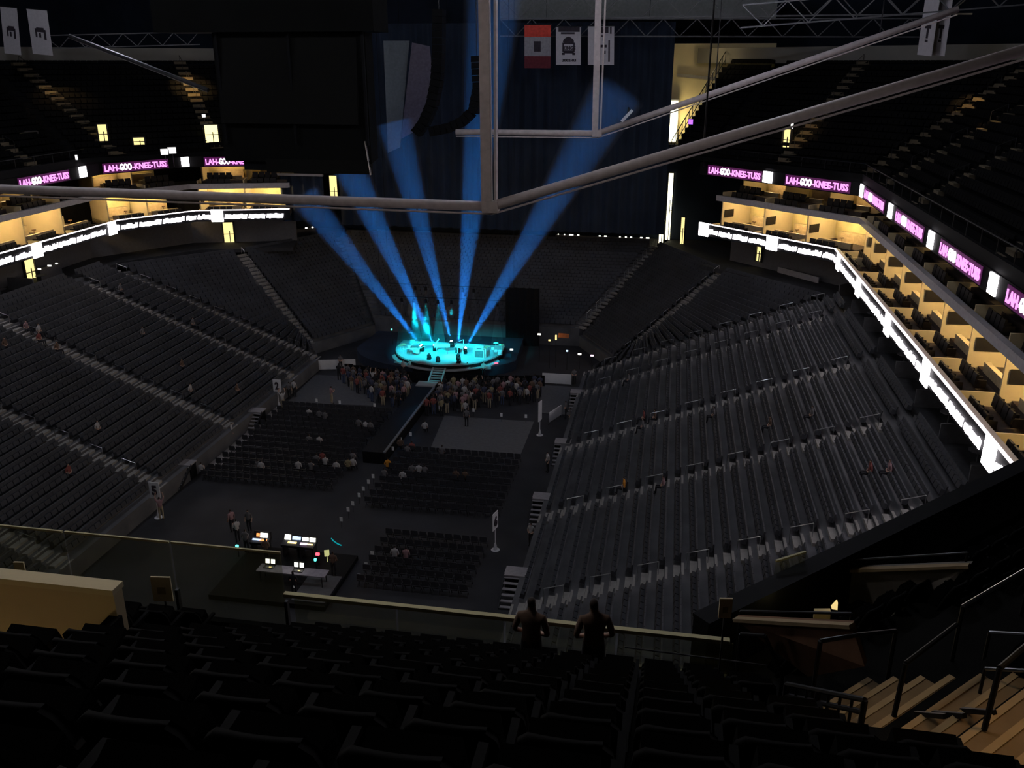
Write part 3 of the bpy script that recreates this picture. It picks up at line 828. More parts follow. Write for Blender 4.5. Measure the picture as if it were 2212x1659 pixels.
# moving lamp clamped on the far frame
t = thing('clamped_floodlight', 'small pale floodlight clamped on the farther steel frame', 'light fixture', tuple(AY(1352, 255, 51.6)))
m = MB(); m.beam(AY(1343, 262, 51.6), AY(1366, 238, 51.6), .30, .16); m.build('head', WHITE, t)
m = MB(); m.tube(AY(1356, 250, 51.8), AY(1358, 232, 52), .05, 6); m.build('clamp', DARK, t)
# thin rising beam on the left
m = MB(); m.tube(AY(150, 78, 60), AY(450, 195, 60), .16, 8); tag(m.build('slanting_tube', DARK), 'dark slanting steel tube in front of the left upper deck', 'tube')

# roof trusses
def truss(p, q, h, label, w=.10, bays=None, FRM=mat('roof_steel', (.14, .14, .145), .7)):
    p = Vector(p); q = Vector(q); L = (q - p).length; n = bays or max(4, int(L / h)); up = Vector((0, 0, h))
    t = thing('roof_truss', label, 'truss', tuple(p))
    m = MB(); m.beam(p, q, w, w); m.build('bottom_chord', FRM, t)
    m = MB(); m.beam(p + up, q + up, w, w); m.build('top_chord', FRM, t)
    for k in range(n):
        a = p + (q - p) * (k / n); b = p + (q - p) * ((k + 1) / n)
        m = MB(); m.beam(a if k % 2 else a + up, b + up if k % 2 else b, w * .7, w * .7); m.build('diagonal', FRM, t)
truss(AY(1080, 78, 94), AY(2000, 80, 94), 1.6, 'roof truss above the banners behind the stage', .12)
truss(AY(1080, 40, 86), AY(2100, 30, 86), 1.8, 'roof truss high above the banners, crossing to the right deck', .12)
truss(AY(100, 105, 84), AY(432, 96, 90), 1.2, 'roof truss over the left upper deck back wall', .10)
truss(AY(1600, 60, 70), AY(2212, 10, 70), 1.5, 'roof truss above the right upper deck', .10)
# roof deck edge
m = MB(); a = AY(1078, 40, 98); m.box((a.x + 14, 98.5, AY(1200, 40, 98).z + 1.4), (28, .4, 3.0)); tag(m.build('roof_girder', mat('girder_grey', (.22, .23, .22), .8)), 'grey roof girder behind the banners', 'girder')

# banners
BANW = mat('banner_cloth', (.62, .58, .60), .9, var=.06)
INK = mat('banner_ink', (.05, .04, .05), .9)
REDLIT = mat('banner_red_light', (.92, .10, .07), .9); GREYC = mat('banner_grey', (.36, .34, .35), .9); MARC = mat('banner_maroon', (.16, .03, .04), .9)  # red light on the banner top painted into its cloth colour
def banner(tl, tr, br, bl_, label, prn=None, bands=None, matl=None):
    """corners as points; a cloth slab with printing"""
    t = thing('hanging_banner', label, 'banner', tuple((Vector(bl_) + Vector(br)) / 2))
    tl, tr, br, bl_ = map(Vector, (tl, tr, br, bl_))
    n = (tr - tl).cross(bl_ - tl).normalized()
    if n.y > 0: n = -n
    def P(u, v, d=0): return tl + (tr - tl) * u + (bl_ - tl) * v * (1) + n * d
    def slab(u0, v0, u1, v1, d, mt, nm):
        mb = MB(); f = [P(u0, v1, d), P(u1, v1, d), P(u1, v0, d), P(u0, v0, d)]
        mb.hexa(f, [p - n * .03 for p in f]); mb.build(nm, mt, t)
    if bands:
        for v0, v1, mt in bands: slab(0, v0, 1, v1, 0, mt, 'cloth_band')
    else: slab(0, 0, 1, 1, 0, matl or BANW, 'cloth')
    for u0, v0, u1, v1 in (prn or []): slab(u0, v0, u1, v1, .03, INK, 'print')
    m = MB(); m.tube(tl - (tr - tl) * .03, tr + (tr - tl) * .03, .05, 6); m.build('top_rod', DARK, t)
    return t, P, n
BY = 92.0
def pb(x0, y0, x1, y1, Y=BY): return AY(x0, y0, Y), AY(x1, y0, Y), AY(x1, y1, Y), AY(x0, y1, Y)
banner(*pb(1133, 53, 1190, 147), 'banner with a red lit top, grey middle and dark maroon foot', [(.36, .38, .62, .62)], [(0, .28, REDLIT), (.28, .72, GREYC), (.72, 1, MARC)])
t2, P2, n2 = banner(*pb(1201, 57, 1255, 140), 'white banner with a dark crest in the middle of the three',
       [(.10, .02, .95, .14), (.2, .15, .75, .20), (.26, .42, .32, .66), (.70, .42, .76, .66), (.30, .62, .72, .70), (.24, .68, .36, .74), (.66, .68, .78, .74), (.30, .36, .72, .46)])
me = text_mesh('KINGS', INK, 1.25, .34); o = put(me, 'lettering', tuple(P2(.28, .61, .05) - wloc(t2)), parent=t2)
me = text_mesh('2002-03', INK, 1.4, .28); o = put(me, 'lettering', tuple(P2(.24, .92, .05) - wloc(t2)), parent=t2)
mb = MB(); c = P2(.5, .40, .04); mb.hexa([c + Vector((-.55, 0, 0)), c + Vector((.55, 0, 0)), c + Vector((.45, 0, .25)), c + Vector((-.45, 0, .25))], [c + Vector((-.3, -.02, .1)), c + Vector((.3, -.02, .1)), c + Vector((.1, -.02, .48)), c + Vector((-.1, -.02, .48))]); mb.build('crest', INK, t2)
banner(*pb(1270, 56, 1327, 140), 'white banner with a long dark stroke, half hidden by the thin frame post', [(.44, .02, .78, .18), (.84, .02, .90, .20), (.42, .24, .62, .27), (.56, .26, .62, .38), (.42, .48, .72, .55), (.56, .63, .68, .72), (.78, .36, .84, .92)])
for (q, lb) in ((((0, 13), (36, 17), (52, 115), (10, 115)), 'grey white banner at the upper left edge of the hall'), (((57, 18), (101, 22), (113, 117), (71, 116)), 'grey white banner second from the left edge')):
    a, b, c, d = [AY(x, y, 80) for x, y in q]
    banner(a, b, c, d, lb, [(.28, .42, .36, .62), (.36, .40, .72, .50), (.70, .44, .80, .66), (.45, .52, .55, .62)])
for (x0, x1, dx, lb, dy) in ((1998, 2030, 16, 'grey banner left of the pair at the upper right', 0), (2028, 2058, 16, 'grey banner right of the pair at the upper right', 2)):
    a = AX(x0, -14, 20.5); b = AX(x1, -14, 20.5); c = AX(x1 - 20 + 4, 122, 20.5); d = AX(x0 - 18, 118, 20.5)
    b = AX(x1, -14, 20.5)
    banner(AY(x0 + 2, -14, 84), AY(x1 + 2, -14, 82), AY(x1 - 17, 121, 82), AY(x0 - 17, 118, 84), lb, [(.3, .5, .7, .56), (.45, .56, .58, .72), (.42, .74, .6, .78)])

# ------------------------------------------------------------------ people
SKIN = mat('skin', (.50, .32, .24), .6, var=.05); HAIR = mat('hair_dark', (.03, .02, .016), .7); SHOE = mat('shoes', (.03, .03, .03), .6)
TOPS = {n: mat('top_' + n, tuple(v * .68 for v in c), .9, var=.12) for n, c in (('white', (.62, .60, .60)), ('grey', (.22, .21, .22)), ('black', (.03, .03, .035)), ('red', (.34, .10, .09)), ('pink', (.50, .30, .32)), ('orange', (.95, .40, .05)), ('blue', (.08, .09, .15)), ('brown', (.20, .13, .095)), ('yellow', (.40, .34, .2)))}
PANTS = {n: mat('trousers_' + n, c, .9) for n, c in (('black', (.025, .025, .03)), ('denim', (.07, .09, .16)), ('khaki', (.38, .32, .22)))}
def person_mesh(J, extra=()):
    """J: joint -> (pos, radius); bones carry the clothing label"""
    bones = [('pelvis', 'spine', 2), ('spine', 'chest', 2), ('chest', 'neck', 2), ('neck', 'jaw', 0), ('jaw', 'head', 0), ('head', 'crown', 1), ('head', 'nape', 1)]
    for s in ('l', 'r'):
        bones += [('chest', s + 'sh', 2), (s + 'sh', s + 'el', 2), (s + 'el', s + 'wr', 0), (s + 'wr', s + 'ha', 0), (s + 'wr', s + 'th', 0), ('pelvis', s + 'hip', 3), (s + 'hip', s + 'kn', 3), (s + 'kn', s + 'an', 3), (s + 'an', s + 'to', 4)]
    names = list(J); idx = {n: i for i, n in enumerate(names)}
    me = bpy.data.meshes.new('person')
    me.from_pydata([J[n][0] for n in names], [(idx[a], idx[b]) for a, b, _ in bones], [])
    o = bpy.data.objects.new('tmp', me); COL.objects.link(o)
    md = o.modifiers.new('s', 'SKIN'); md.use_smooth_shade = True
    sk = me.skin_vertices[0].data
    for n in names:
        r = J[n][1]; sk[idx[n]].radius = r if isinstance(r, tuple) else (r, r)
        sk[idx[n]].use_root = (n == 'pelvis')
    sb = o.modifiers.new('d', 'SUBSURF'); sb.levels = 1; sb.render_levels = 1
    bpy.context.view_layer.update()
    out = bpy.data.meshes.new_from_object(o.evaluated_get(bpy.context.evaluated_depsgraph_get()))
    bpy.data.objects.remove(o)
    out.materials.clear()
    for mt in (SKIN, HAIR, TOPS['grey'], PANTS['black'], SHOE): out.materials.append(mt)
    segs = [(Vector(J[a][0]), Vector(J[b][0]), l, max(J[a][1][0] if isinstance(J[a][1], tuple) else J[a][1], .03)) for a, b, l in bones]
    mi = []
    for p in out.polygons:
        c = p.center; best = None
        for a, b, l, r in segs:
            ab = b - a; u = max(0, min(1, (c - a).dot(ab) / max(1e-9, ab.length_squared))); d = (a + ab * u - c).length - r * .5
            if best is None or d < best[0]: best = (d, l)
        mi.append(best[1])
    out.polygons.foreach_set('material_index', mi)
    out.name = 'person'
    return out
def skel(sit=False, arms='down', turn=0.0):
    J = {'pelvis': ((0, 0, .95), (.15, .115)), 'spine': ((0, 0, 1.14), (.135, .10)), 'chest': ((0, .01, 1.34), (.155, .11)), 'neck': ((0, .01, 1.47), .055),
         'jaw': ((0, .035, 1.54), .07), 'head': ((turn, .03, 1.62), .092), 'crown': ((turn, .01, 1.70), .075), 'nape': ((turn, -.04, 1.60), .07)}
    for s, k in (('l', -1), ('r', 1)):
        J[s + 'sh'] = ((k * .175, 0, 1.40), .062)
        if arms == 'down': el, wr, ha = (k * .235, -.03, 1.13), (k * .235, .07, .90), (k * .23, .10, .81)
        elif arms == 'phone': el, wr, ha = (k * .22, .04, 1.14), (k * .12, .27, 1.22), (k * .06, .33, 1.28)
        elif arms == 'up': el, wr, ha = (k * .28, .08, 1.58), (k * .24, .14, 1.82), (k * .23, .16, 1.92)
        else: el, wr, ha = (k * .26, -.04, 1.14), (k * .15, .12, 1.02), (k * .06, .16, 1.02)
        J[s + 'el'] = (el, .046); J[s + 'wr'] = (wr, .034); J[s + 'ha'] = (ha, .040); J[s + 'th'] = ((ha[0] - k * .05, ha[1] + .01, ha[2] + .03), .018)
        J[s + 'hip'] = ((k * .09, 0, .90), .095)
        if sit: J[s + 'kn'] = ((k * .11, .42, .93), .07); J[s + 'an'] = ((k * .11, .44, .52), .05); J[s + 'to'] = ((k * .11, .58, .48), .045)
        else: J[s + 'kn'] = ((k * .10, .02, .50), .068); J[s + 'an'] = ((k * .10, -.02, .09), .05); J[s + 'to'] = ((k * .11, .13, .045), .045)
    if sit:
        J = {n: ((p[0], p[1], p[2] - .43), r) for n, (p, r) in J.items()}
    return J
PM = {'stand': person_mesh(skel()), 'phone': person_mesh(skel(arms='phone', turn=.02)), 'up': person_mesh(skel(arms='up')), 'fold': person_mesh(skel(arms='fold', turn=-.02)), 'sit': person_mesh(skel(True, 'fold')), 'sit2': person_mesh(skel(True, 'phone'))}
def person(pose, loc, rz, top, trousers, label, group=None, hair=None, scale=1.0):
    o = put(PM[pose], 'person', loc, rz, label, 'person', group)
    for i, mt in ((2, TOPS[top]), (3, PANTS[trousers])):
        o.material_slots[i].link = 'OBJECT'; o.material_slots[i].material = mt
    if hair: o.material_slots[1].link = 'OBJECT'; o.material_slots[1].material = hair
    if scale != 1.0: o.scale = (scale,) * 3
    return o
TN = {'white': 'a white top', 'grey': 'a grey top', 'black': 'black clothes', 'red': 'a dark red top', 'pink': 'a pink top', 'orange': 'an orange top', 'blue': 'a blue top', 'brown': 'a brown top', 'yellow': 'a yellow top'}

# ------------------------------------------------------------------ stage
DECKM = mat('stage_deck', (.30, .32, .33), .55, var=.08, scale=1.0)
def arcpts(cx, cy, rx, ry, a0, a1, n): return [(cx + rx * math.sin(R(a0 + (a1 - a0) * k / n)), cy - ry * math.cos(R(a0 + (a1 - a0) * k / n))) for k in range(n + 1)]
SX, SY = -21.4, 83.6
t = thing('stage', 'round fronted concert stage glowing cyan', 'stage', (SX, SY, 0))
top = arcpts(SX, SY, 5.5, 5.3, -84, 84, 24)
m = MB(); m.prism(top + [(SX + 5.4, 85.3), (SX - 5.4, 85.3)], 1.45, 1.6); m.build('deck', DECKM, t)
m = MB()
for a, b in zip(top, top[1:]): m.beam((a[0], a[1] - .04, 1.35), (b[0], b[1] - .04, 1.35), .10, .20)
m.build('dark_edge', BLACK, t)
lip = arcpts(SX, SY, 5.9, 5.75, -70, 70, 24)
m = MB(); m.prism(lip + [(SX + 4.5, 84), (SX - 4.5, 84)], 1.02, 1.12); m.build('front_lip', DECKM, t)
m = MB(); m.prism(arcpts(SX, SY, 5.7, 5.5, -84, 84, 24) + [(SX + 5.4, 85.2), (SX - 5.4, 85.2)], 0.0, 1.0); m.build('skirt', BLACK, t)
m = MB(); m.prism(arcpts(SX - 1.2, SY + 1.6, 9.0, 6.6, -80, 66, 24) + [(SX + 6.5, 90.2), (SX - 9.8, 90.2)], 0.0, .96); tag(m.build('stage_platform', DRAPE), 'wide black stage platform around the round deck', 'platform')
# gangway from the stage to the runway
t = thing('gangway', 'open rung gangway ladder from the stage down to the runway', 'ladder', (-21.0, 76, 0))
g0, g1 = Vector((-21.15, 78.5, 1.25)), Vector((-20.75, 75.0, 0.95)); ax = Vector((.6, .02, 0))
for k in (-1, 1): m = MB(); m.beam(g0 + ax * k, g1 + ax * k, .13, .16); m.build('side_rail', DECKM, t)
for k in range(6): q = g0 + (g1 - g0) * ((k + .4) / 6); m = MB(); m.beam(q - ax, q + ax, .14, .10); m.build('rung', DECKM, t)
m = MB()
for k in (.2, .8):
    q = g0 + (g1 - g0) * k
    for s_ in (-1, 1): m.tube((q.x + s_ * .6, q.y, 0), (q.x + s_ * .6, q.y, q.z), .05, 6)
m.build('leg', DARK, t)
t = thing('runway', 'dark narrow runway running from the gangway down the floor aisle', 'runway', (-21.3, 66, 0))
m = MB(); m.prism([(-22.2, 59.0), (-20.45, 59.0), (-20.4, 74.9), (-22.2, 74.9)], .0, .9); m.build('body', BLACK, t)
m = MB(); m.prism([(-22.2, 59.0), (-20.45, 59.0), (-20.4, 74.9), (-22.2, 74.9)], .9, .96); m.build('deck', mat('runway_deck', (.012, .013, .015), .6, spec=.15), t)
m = MB(); m.prism([(-20.55, 59.0), (-20.4, 59.0), (-20.33, 73.6), (-20.53, 73.6)], .9, 1.02); m.build('edge_strip', mat('runway_edge', (.16, .17, .18), .5), t)
m = MB(); m.prism([(-22.2, 73.7), (-20.4, 73.7), (-20.4, 74.9), (-22.2, 74.9)], .96, 1.06); m.build('front_step', DECKM, t)

GEAR = mat('gear_pale', (.62, .64, .66), .4); GRILLE = mat('amp_grille', (.12, .12, .13), .8); CYM = mat('cymbal', (.75, .66, .40), .3, .6)
ZS = 1.6
def amp(p):
    t = thing('guitar_amplifier', 'pale guitar amplifier stack on the right of the stage', 'amplifier', p)
    x, y, z = p
    m = MB(); m.box((x, y, z + .42), (1.0, .5, .84)); cab = m.build('cabinet', GEAR, t)
    m = MB(); m.box((x, y - .26, z + .40), (.86, .03, .66)); m.build('speaker_grille', GRILLE, cab)
    m = MB(); m.box((x, y, z + .99), (.78, .4, .28)); hd = m.build('amp_head', GEAR, t)
    m = MB(); m.box((x, y - .21, z + .97), (.5, .03, .12)); m.build('control_panel', GRILLE, hd)
    for k in (-.62, .62): m = MB(); m.tube((x + k, y, z), (x + k, y, z + .9), .045, 6); m.tube((x + k, y, z + .9), (x + k * .75, y - .15, z + 1.0), .05, 6); m.build('microphone_stand', GEAR, t)
amp(tuple(AZ(1036, 772, ZS)))
def keyboard(px, label, w, rz):
    p = AZ(*px, ZS); t = thing('keyboard', label, 'keyboard', tuple(p))
    m = MB(); m.box(p + Vector((0, 0, .88)), (w, .5, .14), rz, R(12)); kb = m.build('keybed', GEAR, t)
    m = MB(); m.box(p + Vector((0, -.16, .97)), (w * .9, .18, .02), rz, R(12)); m.build('keys', WHITE, kb)
    for k in (-1, 1):
        d = Vector((math.cos(rz), math.sin(rz), 0)) * w * .32
        m = MB(); m.tube(p + d * k + Vector((0, -.2, 0)), p + d * k + Vector((0, .2, .84)), .03, 6); m.build('stand_leg', GEAR, t)
        m = MB(); m.tube(p + d * k + Vector((0, .2, 0)), p + d * k + Vector((0, -.2, .84)), .03, 6); m.build('stand_leg', GEAR, t)
    return p, t
p, t = keyboard((955, 765), 'long pale keyboard on a stand left of centre stage', 1.6, R(14))
m = MB(); m.beam(p + Vector((-.75, .1, .9)), p + Vector((-.35, .25, 1.5)), .18, .10); m.build('sheet_rest', GEAR, t)
p, t = keyboard((994, 766), 'short tilted keyboard on a stand right of centre stage', .95, R(-18))
m = MB(); m.tube(p + Vector((.3, .1, 0)), p + Vector((.35, .1, 1.55)), .03, 6); m.tube(p + Vector((.35, .1, 1.55)), p + Vector((-.35, 0, 1.25)), .02, 6); m.build('microphone_boom', GEAR, t)
def drumkit(px, label, s=1.0):
    p = AZ(*px, ZS); t = thing('drum_kit', label, 'drum kit', tuple(p))
    def drum(nm, dx, dy, z, r, h, mt): m = MB(); m.lathe([(0, 0), (r, 0), (r, h), (r * .96, h), (0, h)], p + Vector((dx, dy, z)) * s, 14); m.build(nm, mt, t)
    drum('snare_drum', .2, -.3, .55, .18, .16, GEAR); drum('floor_tom', .65, -.1, .2, .24, .4, GEAR); drum('rack_tom', -.15, -.1, .72, .16, .2, GEAR); drum('bass_drum', -.2, .15, .05, .30, .55, DECKM)
    for dx, dy, z, r in ((-.75, -.1, 1.05, .28), (.75, .25, 1.2, .30), (.1, .35, 1.35, .26), (-1.1, .1, .8, .25)):
        m = MB(); m.lathe([(0, .04), (.05, .03), (r, 0), (r, -.01), (0, 0)], p + Vector((dx, dy, z)) * s, 14); m.build('cymbal', CYM, t)
        m = MB(); m.tube(p + Vector((dx, dy, 0)) * s, p + Vector((dx, dy, z)) * s, .015, 5); m.build('cymbal_stand', GEAR, t)
    return p, t
p, t = drumkit((888, 765), 'drum kit with cymbals at the left end of the stage')
for a, b in (((864, 746), (884, 746)), ((868, 754), (900, 752)), ((886, 748), (896, 740)), ((905, 752), (918, 748))):
    m = MB(); m.tube(AZ(*a, 2.3), AZ(*b, 2.4), .05, 6); m.build('boom_arm', GEAR, t)
drumkit((1068, 768), 'percussion set at the right end of the stage', .9)
# moving head lamps standing on the deck
LENS = emit('lamp_lens', (.75, 1.0, 1.0), 6.0)
BEAMS = [((912, 760), (700, 478)), ((940, 758), (806, 470)), ((976, 750), (905, 470)), ((989, 762), (1036, 300)), ((1004, 764), (1172, 470))]
def moving_head(p, aim, label, hot=True, s=1.0):
    p = Vector(p); t = thing('moving_head_lamp', label, 'stage light', tuple(p))
    m = MB(); m.box(p + Vector((0, 0, .10 * s)), (.42 * s, .42 * s, .20 * s)); m.build('base', BLACK, t)
    for k in (-1, 1): m = MB(); m.box(p + Vector((k * .18 * s, 0, .36 * s)), (.06 * s, .16 * s, .36 * s)); m.build('yoke_arm', BLACK, t)
    c = p + Vector((0, 0, .50 * s)); d = (Vector(aim) - c).normalized()
    m = MB(); m.tube(c - d * .18 * s, c + d * .16 * s, .13 * s, 10, .15 * s); hd = m.build('head', DARK, t, True)
    if hot: m = MB(); m.tube(c + d * .16 * s, c + d * .19 * s, .15 * s, 10); m.build('lens', LENS, hd)
    return c + d * .22 * s
WHICH = ['far left', 'second from the left', 'middle', 'second from the right', 'far right']
BEAM_SRC = []
for i, (b, tp) in enumerate(BEAMS):
    p = AZ(*b, ZS); p.y = max(p.y, 82.0); p = Vector((AY(b[0], b[1] - 2, p.y).x, p.y, ZS))
    aim = AY(*tp, p.y + (-5.0, -4.0, -1.0, -1.0, -3.0)[i])
    BEAM_SRC.append((moving_head(p, aim, 'moving head lamp on the stage, %s of the five beam lamps' % WHICH[i]), aim))
for i, (b, lb) in enumerate((((927, 776), 'front left'), ((946, 782), 'front left, lower'), ((990, 776), 'front centre'), ((991, 784), 'front right, lower'))):
    moving_head(AZ(*b, ZS), AZ(*b, ZS) + Vector((.2, -.1, 3)), 'small black lamp silhouetted on the stage, %s' % lb, False, .9)
# small items at the stage foot
for i, (x, y, w, rz, lb) in enumerate(((898, 793, .7, .5, 'left of the gangway'), (1007, 799, .6, 0, 'right of the gangway'))):
    p = AZ(x, y, .5); m = MB(); m.box(p, (w, .4, .5), rz); tag(m.build('front_fill_speaker', DECKM), 'small cyan lit speaker below the stage front, %s' % lb, 'speaker')
for x0, x1, y, lb in ((852, 882, 784, 'left'), (1026, 1060, 797, 'right')):
    m = MB(); m.beam(AZ(x0, y, .9), AZ(x1, y + (4 if lb == 'left' else -3), .9), .2, .25); tag(m.build('batten_light', DECKM), 'long batten light under the stage lip on the %s' % lb, 'stage light')
REDL = emit('red_led', (1, .05, .08), 4.0)
m = MB(); m.box(AZ(1072, 785, 1.2), (.35, .1, .1)); tag(m.build('red_indicator', REDL), 'small red indicator light at the right end of the stage front', 'light')
# overhead stage truss with down lights
for Yp, nm in ((84.9, 'rear'), (82.2, 'front')):
    t = thing('lighting_pipe', 'thin black %s lighting pipe low over the stage' % nm, 'pipe', (-21.5, Yp, 7.7))
    m = MB(); PZ = 7.75 if Yp > 83 else 7.15; m.tube((-28.0, Yp, PZ), (-15.0, Yp, PZ), .035, 6); m.build('pipe', BLACK, t)
    for x in (-28.0, -15.0): m = MB(); m.tube((x, Yp, PZ), (x, Yp, 40), .02, 5); m.build('hoist_cable', BLACK, t)
CYAN = (.0, .80, 1.0)
DOWN = [(868, 652, 82.2, .35), (897, 630, 84.9, .8), (894, 653, 82.2, 1.0), (920, 632, 84.9, .8), (920, 653, 82.2, .9), (946, 656, 82.2, .7), (947, 633, 84.9, .12), (1023, 636, 84.9, .15), (1000, 640, 84.9, .10), (1074, 662, 82.2, .14), (975, 655, 82.2, .1)]
HZD = haze('stage_haze_down', (.9, .95, 1.0), .030); HZD2 = haze('stage_haze_thin', (.9, .95, 1.0), .005)
def cone_mesh(L, r0, r1, n, mt, flip):
    mb = MB(); mb.lathe([(0.0001, 0), (r0, 0), (r1, L), (0.0001, L)], (0, 0, 0), n); return mb.mesh('light_beam', mt)
for i, (x, y, Y, st) in enumerate(DOWN):
    p = AY(x, y, Y); p.z = 7.2 if Y > 83 else 6.6; q = Vector((p.x, p.y, 1.7))
    side = 'rear pipe' if Y > 83 else 'front pipe'
    t = thing('downlight', 'small stage downlight on the %s, %s' % (side, ORD[i]), 'stage light', tuple(p), 'stage downlights')
    m = MB(); m.tube(p + Vector((0, 0, .34)), p, .12, 8, .15); m.build('can', BLACK, t)
    m = MB(); m.tube(p + Vector((0, 0, .30)), p + Vector((0, 0, .55)), .02, 5); m.build('clamp', BLACK, t)
    lamp('SPOT', 'downlight_spot', p - Vector((0, 0, .02)), (19000 if st > .3 else 52000) * st, CYAN, .05, q, 17, .5)
    L = 4.9; me = cone_mesh(-L, .06, L * math.tan(R(9.0)), 14, HZD if st > .3 else HZD2, True)
    o = put(me, 'light_beam', p - Vector((0, 0, .03)), 0, 'short cyan light beam falling from the %s, %s' % (side, ORD[i]), 'light beam', 'down beams over the stage')
# cyan wash on the deck
for x, y in ((-24.2, 81.5), (-21.3, 81.0), (-18.2, 81.5)):
    lamp('SPOT', 'wash_spot', (x, y - 6.0, 7.2), 10500, CYAN, .2, (x, y + .9, 1.6), 44, .8)
lamp('SPOT', 'key_spot', (-20.6, 79.5, 9.0), 7000, (.12, .95, 1.0), .1, (-20.5, 80.8, 1.6), 17, .7)
lamp('SPOT', 'key_spot', (-22.8, 79.5, 9.0), 2600, (.10, .95, 1.0), .1, (-23.3, 81.6, 1.6), 13, .7)
lamp('SPOT', 'front_spot', (-21.0, 79.8, 7.0), 900, CYAN, .1, (-21.0, 76.2, .9), 26, .8)
lamp('SPOT', 'back_spot', (-20.6, 84.2, 7.2), 900, (.03, .38, .9), .1, (-20.42, 66.0, .9), 9, .8)
# the five rising beams
HZB = haze('beam_haze', (.95, .97, 1.0), .018)
for i, (src, aim) in enumerate(BEAM_SRC):
    d = (aim - src).normalized()
    hot = (.85, 1.15, .95, 1.3, .95)[i]
    sx = d.cross(Vector((0, 0, 1))).normalized(); sy = sx.cross(d)
    for ux, uy in ((.05, .05), (-.05, .05), (.05, -.05), (-.05, -.05)):      # one lamp split into identical spots, added to cut noise
        lamp('SPOT', 'beam_spot', src + sx * ux + sy * uy, 42000 * hot, (.010, .26, .95), .04, aim + sx * ux + sy * uy, 9.0, .35)
    l0 = (18.6, 22.0, 22.0, 35.0, 29.0)[i]; tn = math.tan(R(4.6))
    rot = d.to_track_quat('Z', 'Y').to_euler()
    o = put(cone_mesh(l0, .12, .12 + l0 * tn, 20, HZB, False), 'light_beam', src, 0, 'long blue light beam rising from the stage, %s of five' % WHICH[i], 'light beam', 'rising stage beams')
    o.rotation_euler = rot
# dense smoke puffs hanging in two of the beams
for i, (x, y, r, sq) in enumerate(((902, 684, .85, 1.9), (922, 712, .45, 1.3), (962, 694, .55, 1.0), (971, 672, .5, 1.0))):
    Yp = 82.3; c = AY(x, y, Yp); mb = MB(); rr = random.Random(i); prof = []
    nseg = 9
    for k in range(nseg + 1):
        a = math.pi * k / nseg; prof.append((max(.001, r * math.sin(a) * rr.uniform(.8, 1.1)), -r * sq * math.cos(a)))
    mb.lathe(prof, (0, 0, 0), 12)
    o = put(mb.mesh('smoke_puff', haze('smoke_%d' % i, (1, 1, 1), .16)), 'smoke_puff', c, 0, ['large bright cyan smoke puff in the second beam', 'small bright smoke puff low in the second beam', 'round smoke puff above the middle beam lamp', 'ragged faint smoke puff above the round one'][i], 'smoke')
    if i == 0: o.rotation_euler = (0, R(-28), 0)

# ------------------------------------------------------------------ floor: chairs, barricades, signs, mixing desk
def fchair():
    mb = MB(); mb.box((0, 0, .45), (.44, .42, .05)); mb.box((0, -.22, .72), (.44, .04, .34), 0, R(-8))
    for k in (-1, 1):
        mb.beam((k * .21, .2, 0), (k * .21, -.24, .88), .03, .03); mb.beam((k * .21, -.22, 0), (k * .21, .16, .45), .03, .03)
    return mb.mesh('folding_chair', mat('chair_black', (.035, .035, .04), .5))
FC = fchair(); FCS = MB()
def chair_block(xs, ys, lb, stuff=0):
    """the farthest rows (stuff of them) join the uncounted rest; the nearer ones are single chairs"""
    for j, y in enumerate(ys):
        x = xs[0]
        while x < xs[1]:
            if j < stuff:
                FCS.box((x, y, .45), (.44, .42, .05)); FCS.box((x, y - .22, .72), (.44, .04, .34), 0, R(-8))
                for k in (-1, 1): FCS.beam((x + k * .21, y + .2, 0), (x + k * .21, y - .24, .88), .03, .03)
            else:
                put(FC, 'folding_chair', (x, y, 0), 0, 'black folding chair, %s, %s row from the stage' % (lb, ORD[j]), 'folding chair', 'folding chairs, ' + lb)
            x += .56
chair_block((-32.6, -23.0), [68.4 - 1.1 * k for k in range(14)], 'left floor block', 9)
chair_block((-19.4, -10.4), [61.0 - 1.1 * k for k in range(9)], 'middle right floor block', 1)
chair_block((-16.6, -9.9), [48.2 - 1.1 * k for k in range(6)], 'near right floor block')
o = FCS.build('folding_chair_rows', MATS['chair_black']); tag(o, 'farther rows of black folding chairs on the left of the floor', 'folding chairs', 'folding chairs, far rows'); o['kind'] = 'stuff'
CARD = mat('white_card', (.85, .85, .85), .8, var=.02)
cm = MB(); cm.box((0, 0, .16), (.20, .02, .32)); CARDM = cm.mesh('row_card', CARD)
for i, (x, y) in enumerate(((887, 941), (866, 952), (849, 972), (806, 1032), (796, 1044), (785, 1059), (776, 1073), (762, 1091), (752, 1104), (737, 1125), (804, 1200), (791, 1224), (776, 1249), (684, 868), (734, 872), (809, 878), (1023, 889), (950, 884), (1083, 899), (1136, 902))):
    p = AZ(x, y, .55); rowt = ['along the central aisle', 'beside the near right block', 'in the front row of the floor'][0 if i < 10 else (1 if i < 13 else 2)]
    q = Vector((p.x, p.y, .0)); m = MB(); m.tube(q, q + Vector((0, 0, .55)), .012, 5)
    t = thing('row_marker', 'small white row card %s, %s from its far end' % (rowt, ORD[(i if i < 10 else i - 10 if i < 13 else i - 13)]), 'row card', tuple(q), 'row cards'); m.build('stem', DARK, t)
    o = put(CARDM, 'card', (0, 0, .52), 0, parent=t)
